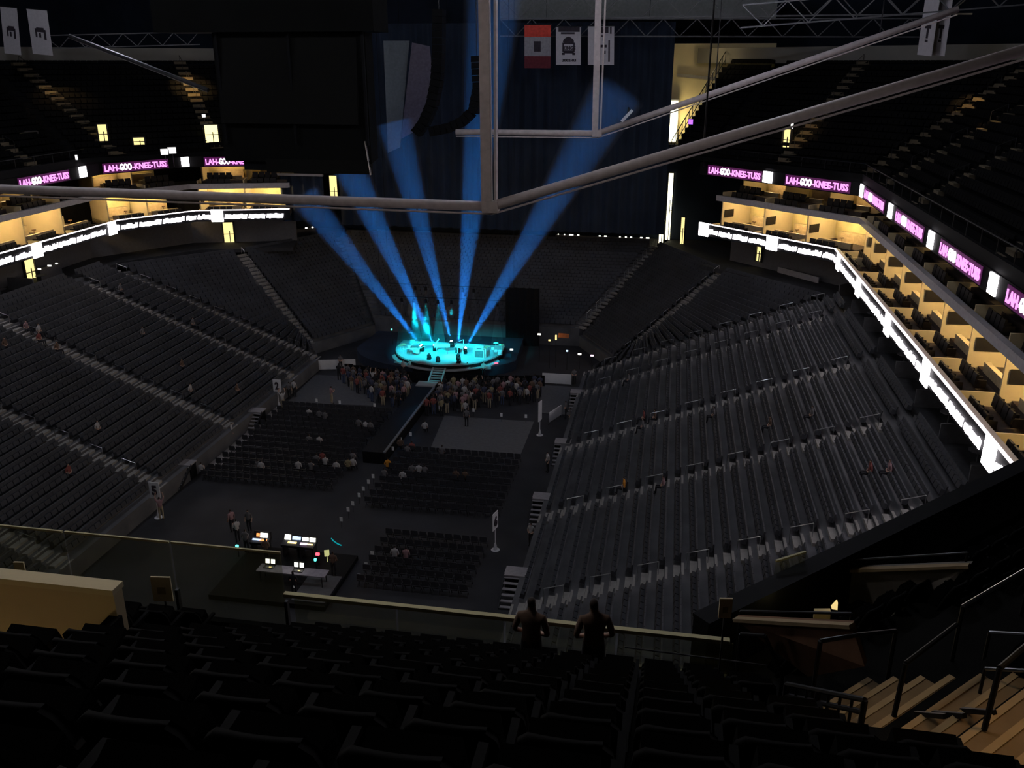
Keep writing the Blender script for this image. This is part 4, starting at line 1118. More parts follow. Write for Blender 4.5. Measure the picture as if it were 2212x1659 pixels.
def barrier(a, b, h, label):
    a = Vector(a); b = Vector(b); t = thing('banner_barrier', label, 'barrier', tuple(a))
    m = MB(); m.beam(a + Vector((0, 0, h / 2 + .08)), b + Vector((0, 0, h / 2 + .08)), .06, h); m.build('white_sheet', WHITE, t)
    m = MB()
    for k in (0, .5, 1): q = a + (b - a) * k; m.beam(q + Vector((-.0, -.3, .03)), q + Vector((0, .3, .03)), .05, .05); m.tube(q, q + Vector((0, 0, h + .1)), .025, 5)
    m.build('feet', DARK, t)
barrier((-34.0, 78.9, 0), (-30.2, 79.9, 0), 1.0, 'white covered crowd barrier left of the crowd')
barrier((-11.2, 79.1, 0), (-8.4, 79.1, 0), 1.0, 'white covered crowd barrier right of the crowd')
barrier((-9.2, 69.3, 0), (-8.4, 71.3, 0), .9, 'slanted white barrier panel beside the right floor stairs')
# crowd control fence in front of the stage
t = thing('crowd_fence', 'low dark crowd fence between the crowd and the stage', 'fence', (-20, 77.3, 0))
for k in range(-10, 11):
    if abs(k) < 1: continue
    m = MB(); x = -20.8 + k * .95; y = 77.1 + .012 * k * k; m.box((x, y, .55), (.9, .06, 1.1)); m.build('fence_panel', BLACK, t)
MATM = mat('floor_mat', (.105, .105, .11), .9, var=.1)
m = MB(); m.prism([(-34.0, 69.6), (-33.2, 69.6), (-32.7, 56.5), (-33.9, 56.5)], .0, .03); tag(m.build('floor_strip', mat('pale_floor', (.34, .31, .30), .8, var=.3, scale=.6)), 'pale floor strip along the left edge of the chairs', 'mat')
m = MB(); m.prism([(-33.2, 70.0), (-25.2, 70.6), (-26.5, 77.6), (-33.6, 77.6)], .0, .03); tag(m.build('floor_mat', MATM), 'pale bare floor mat left of the crowd', 'mat')
m = MB(); m.prism([(-17.8, 62.6), (-10.5, 62.6), (-10.5, 69.4), (-18.4, 69.4)], .0, .03); tag(m.build('floor_mat', MATM), 'wide bare floor mat right of the runway', 'mat')
m = MB(); m.prism([(-10.4, 71.5), (-7.6, 71.5), (-7.6, 78.6), (-11.2, 78.6)], .0, .03); tag(m.build('floor_mat', MATM), 'bare floor mat in front of the right barrier', 'mat')
def sign(p, txt, label, rz=0.0, hgt=1.5, bw=.75, bh=1.15):
    p = Vector(p); t = thing('section_sign', label, 'sign', tuple(p)); t.rotation_euler = (0, 0, rz)
    def part(nm, mt, mb): o = bpy.data.objects.new(nm, mb.mesh(nm, mt)); COL.objects.link(o); o.parent = t
    m = MB(); m.box((0, 0, hgt + bh / 2), (bw, .05, bh)); part('board', WHITE, m)
    m = MB(); m.tube((0, 0, .1), (0, 0, hgt), .03, 6); part('pole', WHITE, m)
    m = MB(); m.lathe([(0, .05), (.28, .03), (.28, 0)], (0, 0, 0), 10); m.lathe([(.14, .05), (.05, .5), (0, .5)], (0, 0, 0), 8); part('base', WHITE, m)
    if txt: me = text_mesh(txt, INK, bw * .5, bh * .62); put(me, 'lettering', (-bw * .25, -.05, hgt + bh * .18), 0, parent=t)
sign(AZ(343, 1118, 0), '5', 'white section sign with the number 5 held up at the left floor edge')
sign(AZ(603, 880, 0), '2', 'white section sign with the number 2 at the far left floor edge')
sign(AZ(1070, 1188, 0), '6', 'white section sign on a pole at the near right floor edge', R(76))
sign(AZ(1166, 940, 0), '', 'blank white section sign seen edge on at the far right floor edge', R(76), 1.3, .7, 1.7)
# portable stairs from the floor into the stands
def floor_stairs(p, label, w=1.25, n=6, rise=.2, dirx=1):
    p = Vector(p); t = thing('floor_stairs', label, 'stairs', tuple(p))
    for k in range(n):
        m = MB(); m.box(p + Vector((0, .30 * (k + .5) - .9, rise * (k + .5))), (w, .22, .05)); m.build('tread', FASC, t)
    m = MB(); m.box(p + Vector((0, .30 * n + .35 - .9, rise * n + .0)), (w, 1.0, .08)); m.build('landing', FASC, t)
    for s_ in (-1, 1): m = MB(); m.beam(p + Vector((s_ * w / 2, -.9, .05)), p + Vector((s_ * w / 2, .30 * n - .9, rise * n)), .06, .18); m.build('stringer', DARK, t)
    m = MB(); m.box(p + Vector((0, .30 * n + .35 - .9, rise * n / 2)), (w * .9, .8, rise * n - .1)); m.build('support', BLACK, t)
for x, y, lb in ((1110, 1300, 'nearest the viewer'), (1168, 1125, 'second from the viewer'), (1214, 998, 'third from the viewer'), (1246, 884, 'farthest from the viewer')):
    floor_stairs(AZ(x, y, 0) + Vector((-.1, 0, 0)), 'grey portable stairs at the right floor edge, %s' % lb)
for x, y, lb in ((362, 1045, 'nearer'), (522, 925, 'farther')):
    floor_stairs(AZ(x, y, 0) + Vector((.9, 0, 0)), 'grey portable stairs at the left floor edge, %s' % lb)

# mixing position
t = thing('mixing_platform', 'low black platform of the mixing position', 'platform', (-21.2, 42.6, 0)); m = MB(); m.box((-21.3, 42.6, .15), (7.0, 5.6, .3)); m.build('deck', BLACK, t)
m = MB(); m.box((-18.9, 41.5, .32), (2.0, 2.8, .04)); m.build('grey_mat', MATM, t)
SCRW = emit('screen_white', (1.0, .97, .85), 3.2); SCRB = emit('screen_blue', (.55, .7, 1.0), 1.6); SCRO = emit('screen_orange', (1.0, .35, .10), 1.6); SCRP = emit('screen_pink', (1.0, .6, .9), 2.5); SCRY = emit('screen_yellow', (1.0, .75, .3), 1.3); SCRT = emit('led_teal', (.1, 1.0, .75), 3.0)
def console(px, label, screens, w=1.5):
    p = AZ(*px, .3); t = thing('mixing_console', label, 'mixing console', tuple(p))
    m = MB(); m.box(p + Vector((0, 0, .82)), (w, .75, .18), 0, R(10)); m.build('desk', DARK, t)
    for k in (-1, 1): m = MB(); m.box(p + Vector((k * w * .4, 0, .37)), (.1, .6, .74)); m.build('leg', DARK, t)
    m = MB(); m.box(p + Vector((0, .32, 1.05)), (w * .96, .10, .40), 0, R(-18)); br = m.build('screen_bridge', DARK, t)
    for (u, v, sw, sh, mt) in screens:
        m = MB(); m.box(p + Vector((u * w, .22 if v > .5 else -.15, 1.06 if v > .5 else .95)), (sw * w, .03, sh), 0, R(-25 if v > .5 else -70)); m.build('screen', mt, br)
    return p
console((566, 1192), 'mixing console with orange and white screens at the left of the desk row', [(-.22, 1, .18, .2, SCRO), (.12, 1, .42, .28, SCRW), (-.15, 0, .5, .12, SCRB), (.22, 0, .4, .14, SCRO)], 1.15)
console((633, 1198), 'mixing console with bright white screens in the middle of the desk row', [(-.30, 1, .34, .34, SCRW), (.12, 1, .30, .22, SCRB), (.36, 1, .16, .2, SCRB), (.08, 0, .5, .14, SCRY), (.1, 0, .3, .08, SCRW)], 1.15)
console((667, 1202), 'mixing console with pink and white screens at the right of the desk row', [(-.22, 1, .40, .20, SCRW), (.24, 1, .38, .24, SCRW), (-.2, 0, .42, .14, SCRP), (.22, 0, .36, .10, SCRY), (0, 0, .6, .05, SCRP)], 1.0)
tb = thing('equipment_table', 'long grey table behind the consoles', 'table', tuple(AZ(632, 1232, 1.085) - Vector((0, 0, .785))))
c = AZ(632, 1232, 1.085); c.z = .3; m = MB(); m.box(c + Vector((0, 0, .76)), (4.2, .8, .05)); m.build('table_top', mat('table_cloth', (.30, .28, .32), .9), tb)
for k in (-1.9, 1.9):
    for j in (-.32, .32): m = MB(); m.tube(c + Vector((k, j, 0)), c + Vector((k, j, .75)), .03, 5); m.build('leg', DARK, tb)
def laptop(px, label):
    p = AZ(*px, 1.09); t = thing('laptop', label, 'laptop', tuple(p))
    m = MB(); m.box(p + Vector((0, 0, .02)), (.62, .40, .03)); m.build('keyboard_base', DARK, t)
    m = MB(); m.box(p + Vector((0, .20, .24)), (.66, .03, .44), 0, R(-12)); ld = m.build('lid', DARK, t)
    for k in (-.17, .17): m = MB(); m.box(p + Vector((k, .175, .26)), (.24, .02, .26), 0, R(-12)); m.build('screen', SCRW, ld)
    m = MB(); m.box(p + Vector((.1, -.1, .045)), (.14, .08, .02)); m.build('light_patch', SCRY, t)
laptop((582, 1224), 'open laptop with two white panes at the left of the grey table')
laptop((644, 1232), 'open laptop with two white panes at the middle of the grey table')
for x, y, z, mt, w, lb in ((512, 1180, .8, SCRT, .16, 'teal light left of the mixing consoles'), (681, 1209, 1.0, SCRT, .12, 'white teal light right of the consoles'), (686, 1197, 1.1, REDL, .22, 'red light bar right of the consoles'), (676, 1170, 1.2, SCRB, .14, 'pale blue light behind the right console'), (374, 593, 6.2, SCRT, .35, 'green light in the left lower bowl'), (1252, 765, 1.6, SCRW, .34, 'white lamp in the equipment area right of the stage'), (1279, 768, 1.4, SCRP, .3, 'pink lamp in the equipment area right of the stage'), (1225, 758, 2.0, SCRB, .2, 'blue lamp in the equipment area right of the stage'), (1201, 729, 3.2, SCRY, .16, 'upright amber lamp right of the stage'), (1187, 735, 3.0, SCRY, .22, 'round amber lamp right of the stage'), (1290, 788, 1.0, SCRY, .2, 'yellow green lamp at the right tunnel mouth'), (1165, 722, 3.0, SCRW, .3, 'white work lamp at the right edge of the stage wing'), (846, 712, 2.6, SCRT, .14, 'tiny green lights left of the stage'), (1105, 755, 1.9, SCRW, .3, 'white slanting work light right of the stage')):
    p = AZ(x, y, z); t = thing('indicator_lamp', lb, 'lamp', (p.x, p.y, 0 if y > 1000 or z < 4 else z - .2))
    m = MB(); m.box(p, (w, .12, .14 if 'upright' not in lb else .5)); m.build('glowing_face', mt, t)
    m = MB(); m.tube((p.x, p.y + .08, 0.0 if y > 1000 else (p.z - 1.0 if z > 4 else 0)), (p.x, p.y + .08, p.z), .03, 5); m.build('stand', DARK, t)
m = MB(); m.beam(AZ(1206, 724, 3.2), AZ(1229, 726, 3.0), .05, .45); tag(m.build('orange_panel', mat('orange_ply', (.45, .16, .06), .8)), 'dim orange panel beside the upright amber lamp', 'panel')
lamp('POINT', 'work_light', tuple(AZ(1203, 732, 3.0)), 6, (1, .5, .15), .1)
m = MB(); pts = [AZ(x, y, .04) for x, y in ((716, 1163), (720, 1168), (728, 1174), (737, 1178))]; m.path(pts, .035, 6); tag(m.build('teal_cable', emit('teal_tube', (.0, .45, .5), .7)), 'short glowing teal tube on the floor behind the consoles', 'light tube')
m = MB(); yn = AZ(706, 1195, .9); m.box(yn, (.3, .05, .42), R(20)); m.tube(yn, (yn.x, yn.y, 0), .02, 5); tag(m.build('yellow_note', emit('note_glow', (.85, .85, .35), .6)), 'small glowing yellow sheet beside the right console', 'paper')  # sheet emits a glow in place of light falling on it
lamp('POINT', 'desk_glow', tuple(AZ(735, 1250, 1.6)), 2.0, (1, .25, .06), .1)
lamp('POINT', 'desk_glow', tuple(AZ(610, 1200, 2.2)), 5, (1, .9, .75), .1)

# crowd in front of the stage
def crowd(poly, n, where, seed, rz=0.0):
    rr = random.Random(seed); pts = []
    xs = [p[0] for p in poly]; ys = [p[1] for p in poly]; tries = 0
    while len(pts) < n and tries < 6000:
        tries += 1; x = rr.uniform(min(xs), max(xs)); y = rr.uniform(min(ys), max(ys))
        ins = False; j = len(poly) - 1
        for i in range(len(poly)):
            if (poly[i][1] > y) != (poly[j][1] > y) and x < (poly[j][0] - poly[i][0]) * (y - poly[i][1]) / (poly[j][1] - poly[i][1]) + poly[i][0]: ins = not ins
            j = i
        if ins and all((x - a) ** 2 + (y - b) ** 2 > .36 for a, b in pts): pts.append((x, y))
    for x, y in pts:
        top = rr.choices(['white', 'grey', 'black', 'red', 'pink', 'blue', 'brown', 'yellow'], [2, 4, 5, 2.5, 2, 2, 2.5, .6])[0]
        pose = rr.choices(['stand', 'phone', 'up', 'fold'], [5, 3, .5, 3])[0]
        person(pose, (x, y, 0), rr.uniform(-.5, .5), top, rr.choice(['black', 'black', 'denim', 'khaki']), 'standing person in %s in the crowd %s' % (TN[top], where), 'crowd ' + where, scale=rr.uniform(.94, 1.06))
crowd([(-31.0, 76.6), (-24.0, 76.6), (-22.8, 74.5), (-22.7, 70.3), (-25.5, 71.0), (-28.5, 74.0)], 58, 'left of the gangway', 1)
crowd([(-19.9, 74.8), (-12.0, 76.8), (-10.6, 76.8), (-11.2, 73.6), (-15.5, 71.5), (-18.4, 69.2), (-19.9, 68.8)], 82, 'right of the gangway', 2)
def one(px, pose, top, tr, label, z=0.0, rz=0.0, sc=1.0): return person(pose, tuple(AZ(px[0], px[1], z)), rz, top, tr, label, scale=sc)
one((717, 872), 'phone', 'pink', 'khaki', 'person in a pale pink top taking a photo left of the crowd', rz=R(-40))
for x, y, lb in ((1010, 818, 'first'), (1045, 816, 'second')): one((x, y), 'fold', 'white', 'black', 'guard in a white shirt at the stage foot, %s right of the gangway' % lb, rz=R(180))
for x, y, lb in ((873, 812, 'left'), (887, 812, 'right')): one((x, y), 'fold', 'white', 'black', 'guard in a white shirt left of the gangway, %s of the pair' % lb, rz=R(180))
one((350, 1122), 'up', 'pink', 'brown' if False else 'khaki', 'usher in pink holding up the sign with the number 5', rz=R(20))
one((612, 884), 'up', 'white', 'khaki', 'usher in white beside the sign with the number 2', rz=R(20))
one((637, 858), 'stand', 'white', 'black', 'person in white walking by the far left floor edge')
one((626, 862), 'stand', 'grey', 'black', 'person in grey next to the person in white at the far left edge')
one((1147, 1180), 'fold', 'white', 'black', 'bald man in a pale shirt standing by the right floor stairs', rz=R(160))
one((1183, 1020), 'stand', 'white', 'black', 'usher in a white shirt at the foot of the third right stairs', rz=R(120))
one((1222, 905), 'fold', 'grey', 'black', 'steward in grey at the foot of the farthest right stairs', rz=R(100))
one((1231, 920), 'stand', 'grey', 'black', 'steward in grey beside the slanted barrier', rz=R(100))
one((737, 800), 'fold', 'grey', 'black', 'guard in grey behind the left white barrier', rz=R(180))
one((1240, 832), 'fold', 'grey', 'black', 'guard in grey at the right end of the right barrier', rz=R(180))
one((1006, 905), 'stand', 'white', 'black', 'person in white walking on the bare floor mat')
one((1008, 922), 'stand', 'grey', 'black', 'person in grey walking on the bare floor mat behind the one in white')
one((503, 955), 'stand', 'white', 'black', 'usher in white by the farther left stairs', rz=R(-60))
one((503, 1150), 'stand', 'pink', 'black', 'person in pink left of the mixing desk', rz=R(60))
one((515, 1172), 'phone', 'white', 'black', 'person in white patterned top left of the mixing desk', rz=R(60))
one((540, 1150), 'stand', 'grey', 'black', 'person in grey behind the left mixing console', rz=R(180))
one((534, 1195), 'fold', 'grey', 'black', 'sound engineer in grey at the left mixing console', .3)
one((578, 1215), 'fold', 'brown', 'black', 'sound engineer in brown at the left mixing console', .3)
one((637, 1290), 'fold', 'black', 'black', 'technician in black standing behind the grey table', .3)
m = MB(); m.box(AZ(636, 1264, .9), (.16, .05, .30), R(20)); tag(m.build('white_sheet', emit('sheet_glow', (.8, .8, .8), .35)), 'white paper in the hand of the technician behind the table', 'paper')  # brightness of the paper put in as emission
one((722, 1245), 'fold', 'brown', 'black', 'technician in brown right of the grey table', .3)
SIT = [(690, 950, 'white'), (668, 948, 'grey'), (697, 985, 'red'), (703, 995, 'white'), (684, 990, 'grey'), (645, 1004, 'white'), (672, 1006, 'grey'), (727, 1005, 'white'), (752, 1000, 'yellow'), (762, 985, 'grey'), (763, 998, 'white'), (690, 893, 'grey'), (702, 896, 'grey'), (668, 890, 'white'), (775, 912, 'grey'), (790, 917, 'white'), (800, 918, 'grey'), (838, 1000, 'orange'), (830, 1022, 'grey'), (870, 1026, 'white'), (905, 1012, 'white'), (918, 1015, 'grey'), (890, 1012, 'grey'), (985, 1024, 'brown'), (1005, 1026, 'brown'), (865, 955, 'brown'), (890, 963, 'red'), (880, 970, 'grey'), (918, 918, 'white'), (853, 1193, 'white'), (877, 1196, 'pink'), (955, 972, 'grey'), (565, 1005, 'white'), (435, 1010, 'white'), (558, 1003, 'grey')]
for i, (x, y, top) in enumerate(SIT):
    blk = 'left floor block' if AZ(x, y, .7).x < -20.5 else 'right floor block'
    o = person('sit' if i % 3 else 'sit2', tuple(AZ(x, y + 6, .6) - Vector((0, .0, .6))), 0, top, 'black', 'seated person in %s in the %s' % (TN[top], blk), 'seated people on the floor')
# people scattered in the stands
def on_right(x, y):
    r = _ray(x, y); mm = (Z1 - Z0) / (BX - FX); t = (Z0 - mm * FX - EYE + .7) / (r[2] - mm * r[0]); X = r[0] * t; k = int((X - FX) / .808); return Vector((FX + .808 * k + .55, r[1] * t, Z0 + .324 * k))
def on_left(x, y):
    r = _ray(x, y); mm = (Z1 - Z0) / (BX - FX); fx = 2 * XC - FX; t = (Z0 + mm * fx - EYE + .7) / (r[2] + mm * r[0]); X = r[0] * t; k = int((fx - X) / .808); return Vector((fx - .808 * k - .55, r[1] * t, Z0 + .324 * k))
for x, y, top, lb in ((1340, 1043, 'orange', 'seated person in bright orange in the right lower bowl'), (1425, 1040, 'pink', 'seated person in pale pink in the right lower bowl'), (1392, 893, 'red', 'seated person in dark red in the right lower bowl'), (1400, 897, 'brown', 'seated person in brown beside the one in dark red'), (1380, 915, 'grey', 'seated person in grey in front of the pair in red and brown'), (1540, 888, 'grey', 'seated person in grey high in the right lower bowl'), (1653, 912, 'brown', 'seated person in brown in the middle of the right lower bowl'), (1742, 890, 'grey', 'seated person in pale grey near the top of the right lower bowl'), (1893, 1002, 'red', 'seated person in dark red near the top of the near right rows'), (1900, 1010, 'pink', 'seated person in pink beside the one near the top right'), (1353, 815, 'grey', 'seated person in grey at the low end of the right corner aisle'), (1630, 622, 'brown', 'seated person in brown in the right corner rows'), (1605, 603, 'grey', 'seated person in grey in the right corner rows')):
    person('sit', tuple(on_right(x, y)), R(90), top, 'black', lb)
for x, y, top, lb in ((415, 838, 'white', 'person in a white shirt low on the left stand'), (210, 917, 'white', 'person in a white shirt in the middle of the left stand'), (90, 710, 'white', 'person in white high on the left stand'), (62, 703, 'pink', 'person in pink high on the left stand'), (115, 742, 'brown', 'person in brown below the group high on the left stand'), (78, 722, 'red', 'person in dark red high on the left stand'), (12, 738, 'brown', 'person in brown at the left edge of the picture'), (305, 712, 'grey', 'person in grey in the middle of the left corner rows'), (152, 1013, 'red', 'person in dark red on the near left stand'), (410, 690, 'grey', 'person in grey in the left corner rows'), (403, 787, 'brown', 'person in brown in the left middle rows'), (518, 838, 'brown', 'person in brown at the foot of the left stand'), (595, 612, 'grey', 'person in grey beside the left corner stairs'), (437, 577, 'grey', 'person in grey high in the left corner rows'), (267, 622, 'grey', 'person in grey high in the left rows')):
    person('sit', tuple(on_left(x, y)), R(-90), top, 'black', lb)

# ------------------------------------------------------------------ the viewer's own upper deck
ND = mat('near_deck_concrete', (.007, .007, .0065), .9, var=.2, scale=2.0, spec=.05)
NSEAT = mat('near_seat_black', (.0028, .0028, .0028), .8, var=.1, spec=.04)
FY, TRD, RIS, ZN = 11.3, .8, .55, 20.2
def row_z(k): return ZN + RIS * k
KF = .4142
VX = -5.75                                   # right edge of the vomitory on the left
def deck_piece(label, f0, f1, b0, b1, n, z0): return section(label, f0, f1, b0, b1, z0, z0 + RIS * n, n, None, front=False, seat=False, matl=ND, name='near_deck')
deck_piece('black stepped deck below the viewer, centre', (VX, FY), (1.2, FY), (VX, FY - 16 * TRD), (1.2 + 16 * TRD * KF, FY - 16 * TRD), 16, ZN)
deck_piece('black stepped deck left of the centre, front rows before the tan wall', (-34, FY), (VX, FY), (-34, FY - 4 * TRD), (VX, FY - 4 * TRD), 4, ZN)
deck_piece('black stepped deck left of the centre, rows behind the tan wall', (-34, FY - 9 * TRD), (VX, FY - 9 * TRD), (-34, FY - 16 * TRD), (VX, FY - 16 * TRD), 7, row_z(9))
cn = Vector((.7071, -.7071)); cv = Vector((.7071, .7071)); C0 = Vector((1.2, FY))
def CP(d, s, dz=0.0):                        # corner block: outward distance, distance along its front edge
    p = C0 + cn * d + cv * s; return Vector((p.x, p.y, ZN + RIS * d / TRD + dz))
DN = 16 * TRD
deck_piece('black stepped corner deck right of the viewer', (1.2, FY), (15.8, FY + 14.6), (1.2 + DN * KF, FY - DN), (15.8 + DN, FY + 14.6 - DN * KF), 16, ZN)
# fascia of the near deck
m = MB(); m.box((-16.4, FY + .15, 19.55), (35.2, .3, 1.3)); struct(m.build('trim_11', BLACK))
m = MB(); m.beam((1.2, FY + .15, 19.55), (15.9, FY + 14.8, 19.55), .3, 1.3); struct(m.build('trim_12', BLACK))
# seats
def seat_parts():
    bk = MB(); n = 6
    for zf, y0, y1, zz in ((0, -.10, -.02, .36), (1, -.24, -.19, .80)): pass
    rows = [(.36, -.05), (.55, -.12), (.72, -.19), (.82, -.22), (.87, -.235)]
    wid = [.44, .47, .48, .46, .36]
    V = []
    for (z, y), w in zip(rows, wid):
        for side_ in (0, 1):
            for k in range(n + 1):
                u = -1 + 2 * k / n
                bk.v.append((u * w / 2, y + .035 * u * u + (-.05 if side_ else 0), z - (.0 if z < .8 else .02 * u * u)))
    S = n + 1
    def vi(r, sd, k): return r * 2 * S + sd * S + k
    for r in range(len(rows) - 1):
        for k in range(n):
            bk.f.append((vi(r, 0, k), vi(r, 0, k + 1), vi(r + 1, 0, k + 1), vi(r + 1, 0, k))); bk.f.append((vi(r, 1, k + 1), vi(r, 1, k), vi(r + 1, 1, k), vi(r + 1, 1, k + 1))); bk.mi += [0, 0]
        for k in (0, n): bk.f.append((vi(r, 0, k), vi(r + 1, 0, k), vi(r + 1, 1, k), vi(r, 1, k))); bk.mi.append(0)
    for k in range(n): bk.f.append((vi(4, 0, k), vi(4, 0, k + 1), vi(4, 1, k + 1), vi(4, 1, k))); bk.mi.append(0)
    pan = MB(); pan.hexa([(-.21, -.02, .40), (.21, -.02, .40), (.21, .14, .42), (-.21, .14, .42)], [(-.20, -.10, .68), (.20, -.10, .68), (.20, .03, .74), (-.20, .03, .74)])
    ar = MB(); ar.box((.26, -.02, .60), (.045, .34, .04)); ar.box((.26, -.10, .32), (.04, .08, .60))
    return [('backrest', bk.mesh('backrest', NSEAT, smooth=True)), ('seat_pan', pan.mesh('seat_pan', NSEAT)), ('armrest', ar.mesh('armrest', mat('armrest_black', (.003, .003, .003), .7, spec=.05)))]
SP = seat_parts()
def pix(p):
    d = Vector(p) - Vector((0, 0, EYE)); dp = lambda u: sum(a * b for a, b in zip(u, d)); z = dp(_fw)
    return (1106 + _F * dp(_rt) / z, 829.5 - _F * dp(_up) / z) if z > .3 else (-9999, -9999)
def seen(p, mx=140, my=170):
    x, y = pix(p); return -mx < x < 2212 + mx and -100 < y < 1659 + my
NS = 0
def near_seat(p, rz, where, grp):
    global NS
    t = thing('stadium_chair', 'black folding stadium seat %s' % where, 'seat', tuple(p), grp); t.rotation_euler = (0, 0, rz)
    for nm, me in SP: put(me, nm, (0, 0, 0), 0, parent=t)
    NS += 1
for k in range(0, 13):
    y = FY - TRD * (k + .68); z = row_z(k); x = -12.0
    xe = 1.2 + (k + .5) * TRD * KF - (.25 if k < 3 else 1.5)
    c = 0
    while x < xe:
        okx = x > VX + .75 or k >= 10 or (k < 3 and x < VX - .9)
        if okx and seen((x, y, z + .7)):
            near_seat((x, y, z), 0, 'below the viewer, %s row from the front glass' % ORD[k], 'seats below the viewer, %s row' % ORD[k]); c += 1
        x += .555
for k in range(0, 12):
    s0 = -(k + .5) * TRD * KF + (1.5 if k >= 2 else .5); s_ = s0 + .3
    if k in (1, 2, 3): s_ += 3.0
    while s_ < 20:
        p = CP((k + .68) * TRD, s_); p.z = row_z(k)
        if seen(p + Vector((0, 0, .7)), 60) and NS < 330: near_seat(p, R(45), 'in the corner deck at right, %s row from its rail' % ORD[k], 'corner deck seats, %s row' % ORD[k])
        s_ += .62

# tan wall of the left vomitory, its lamp and opening
t = thing('vomitory_wall', 'tan guard wall with a pale cap above the left stair opening', 'wall panel', (-9.5, 7.5, 21.6))
m = MB(); m.box((-9.8, 7.55, 22.45), (8.0, .16, 2.05)); m.build('panel', TAN, t)
m = MB(); m.box((-9.8, 7.55, 23.51), (8.02, .20, .07)); m.build('cap', CREAM, t)
m = MB(); m.box((-5.83, 5.8, 22.4), (.14, 3.4, 1.6)); struct(m.build('wall_opening_side', ND))
m = MB(); m.box((-9.8, 5.8, 19.9), (8.0, 3.4, .2)); struct(m.build('floor_opening', ND))
lamp('POINT', 'opening_lamp', (-7.4, 5.2, 21.6), 20, (1.0, .72, .36), .15)
lamp('POINT', 'opening_lamp', (-10.4, 5.2, 21.6), 18, (1.0, .72, .36), .15)
m = MB(); a = AY(186, 1421, 6.6); m.box(a, (.22, .08, .12)); tag(m.build('opening_light', emit('opening_glow', (1.0, .8, .4), 1.0)), 'small warm light glimpsed under the tan wall', 'light')
# front glass: tall panels at left, low panels in the middle
GLS = glass_mat('guard_glass', (.90, .92, .86), .14, (.55, .52, .28))
CAPM = mat('guard_cap', (.50, .46, .26), .6, var=.05)
t = thing('glass_guard', 'tall glass guard along the front of the deck at left', 'glass guard', (-9, FY, 20.2))
x = -15.2
while x < -6.3:
    m = MB(); m.box((x + .95, FY + .02, 20.98), (1.86, .024, 1.52)); m.build('glass_pane', GLS, t)
    m = MB(); m.box((x + 1.90, FY + .02, 20.55), (.05, .08, .66)); m.build('clamp_post', DARK, t)
    m = MB(); m.box((x + .95, FY + .02, 21.755), (1.86, .035, .035)); m.build('pane_edge', CAPM, t)
    x += 1.9
m = MB(); m.box((-10.6, FY - .05, 20.32), (9.6, .12, .22)); m.build('shoe', ND, t)
t = thing('glass_guard', 'low glass guard with an olive cap along the middle of the deck front', 'glass guard', (-2.3, FY, 20.2))
for k in range(4):
    x0 = -5.55 + k * 1.72
    m = MB(); m.box((x0 + .83, FY + .02, 20.66), (1.68, .024, .62)); m.build('glass_pane', GLS, t)
m = MB(); m.box((-2.25, FY + .02, 21.0), (6.95, .09, .06)); m.build('cap', CAPM, t)
m = MB(); m.box((-2.25, FY - .02, 20.40), (6.95, .06, .05)); m.build('mid_strip', CAPM, t)
m = MB(); m.box((-2.2, FY - .55, 20.24), (6.8, .10, .09)); m.build('kerb_strip', CAPM, t)
t = thing('corner_parapet', 'black parapet along the corner deck front at right', 'parapet', tuple(CP(-.55, 4)))
a = CP(-.55, .0); b = CP(-.55, 20.5); m = MB(); m.beam((a.x, a.y, 20.3), (b.x, b.y, 20.3), .3, 1.5); m.build('wall', BLACK, t)
m = MB(); m.beam((a.x, a.y, 21.07), (b.x, b.y, 21.07), .34, .05); m.build('cap', BLACK, t)
t = thing('glass_guard', 'short glass pane standing on the corner parapet at right', 'glass guard', tuple(CP(-.5, 2)))
f = [AY(1668, 1280, 13.3), AY(1735, 1248, 13.6), AY(1740, 1192, 13.6), AY(1676, 1212, 13.3)]; m = MB(); m.hexa(f, [p + Vector((.01, .024, 0)) for p in f]); m.build('glass_pane', GLS, t)
m = MB(); m.beam(f[3], f[2], .04, .03); m.build('pane_edge', CAPM, t)
lamp('POINT', 'glass_fill', tuple(AY(1690, 1300, 12.4)), .8, (1.0, .85, .4), .01)  # added light brightening the corner pane
# added warm lights behind the front glass, brightening its olive layer
lamp('POINT', 'glass_fill', (-8.6, 10.3, 20.45), 12.0, (1.0, .85, .4), .01)
lamp('POINT', 'glass_fill', (-11.2, 10.3, 20.45), 10.0, (1.0, .85, .4), .01)
lamp('POINT', 'glass_fill', (-6.6, 10.3, 20.45), 7.0, (1.0, .85, .4), .01)
lamp('POINT', 'glass_fill', (-3.8, 10.3, 20.4), 4.5, (1.0, .85, .35), .01)
lamp('POINT', 'glass_fill', (-.6, 10.3, 20.4), 2.0, (1.0, .80, .35), .01)
# aisle number cards
for px, w, h, lb in (((350, 1272), .30, .42, 'pale aisle number card behind the tall glass'), ((44, 1232), .16, .30, 'narrow pale aisle card at the left edge behind the glass'), ((1567, 1313), .17, .30, 'pale aisle card at the start of the corner deck')):
    p = AY(px[0], px[1], 10.4); t = thing('aisle_card', lb, 'sign', (p.x, p.y, p.z - h / 2))
    m = MB(); m.box(p, (w, .03, h), R(8)); m.build('card', CREAM, t)
    m = MB(); m.box(p + Vector((0, -.025, -.02)), (w * .4, .01, h * .28), R(8)); m.build('print', mat('card_print', (.35, .28, .14), .8), t)
    m = MB(); m.tube((p.x, p.y + .03, 20.2), (p.x, p.y + .03, p.z), .015, 5); m.build('post', DARK, t)
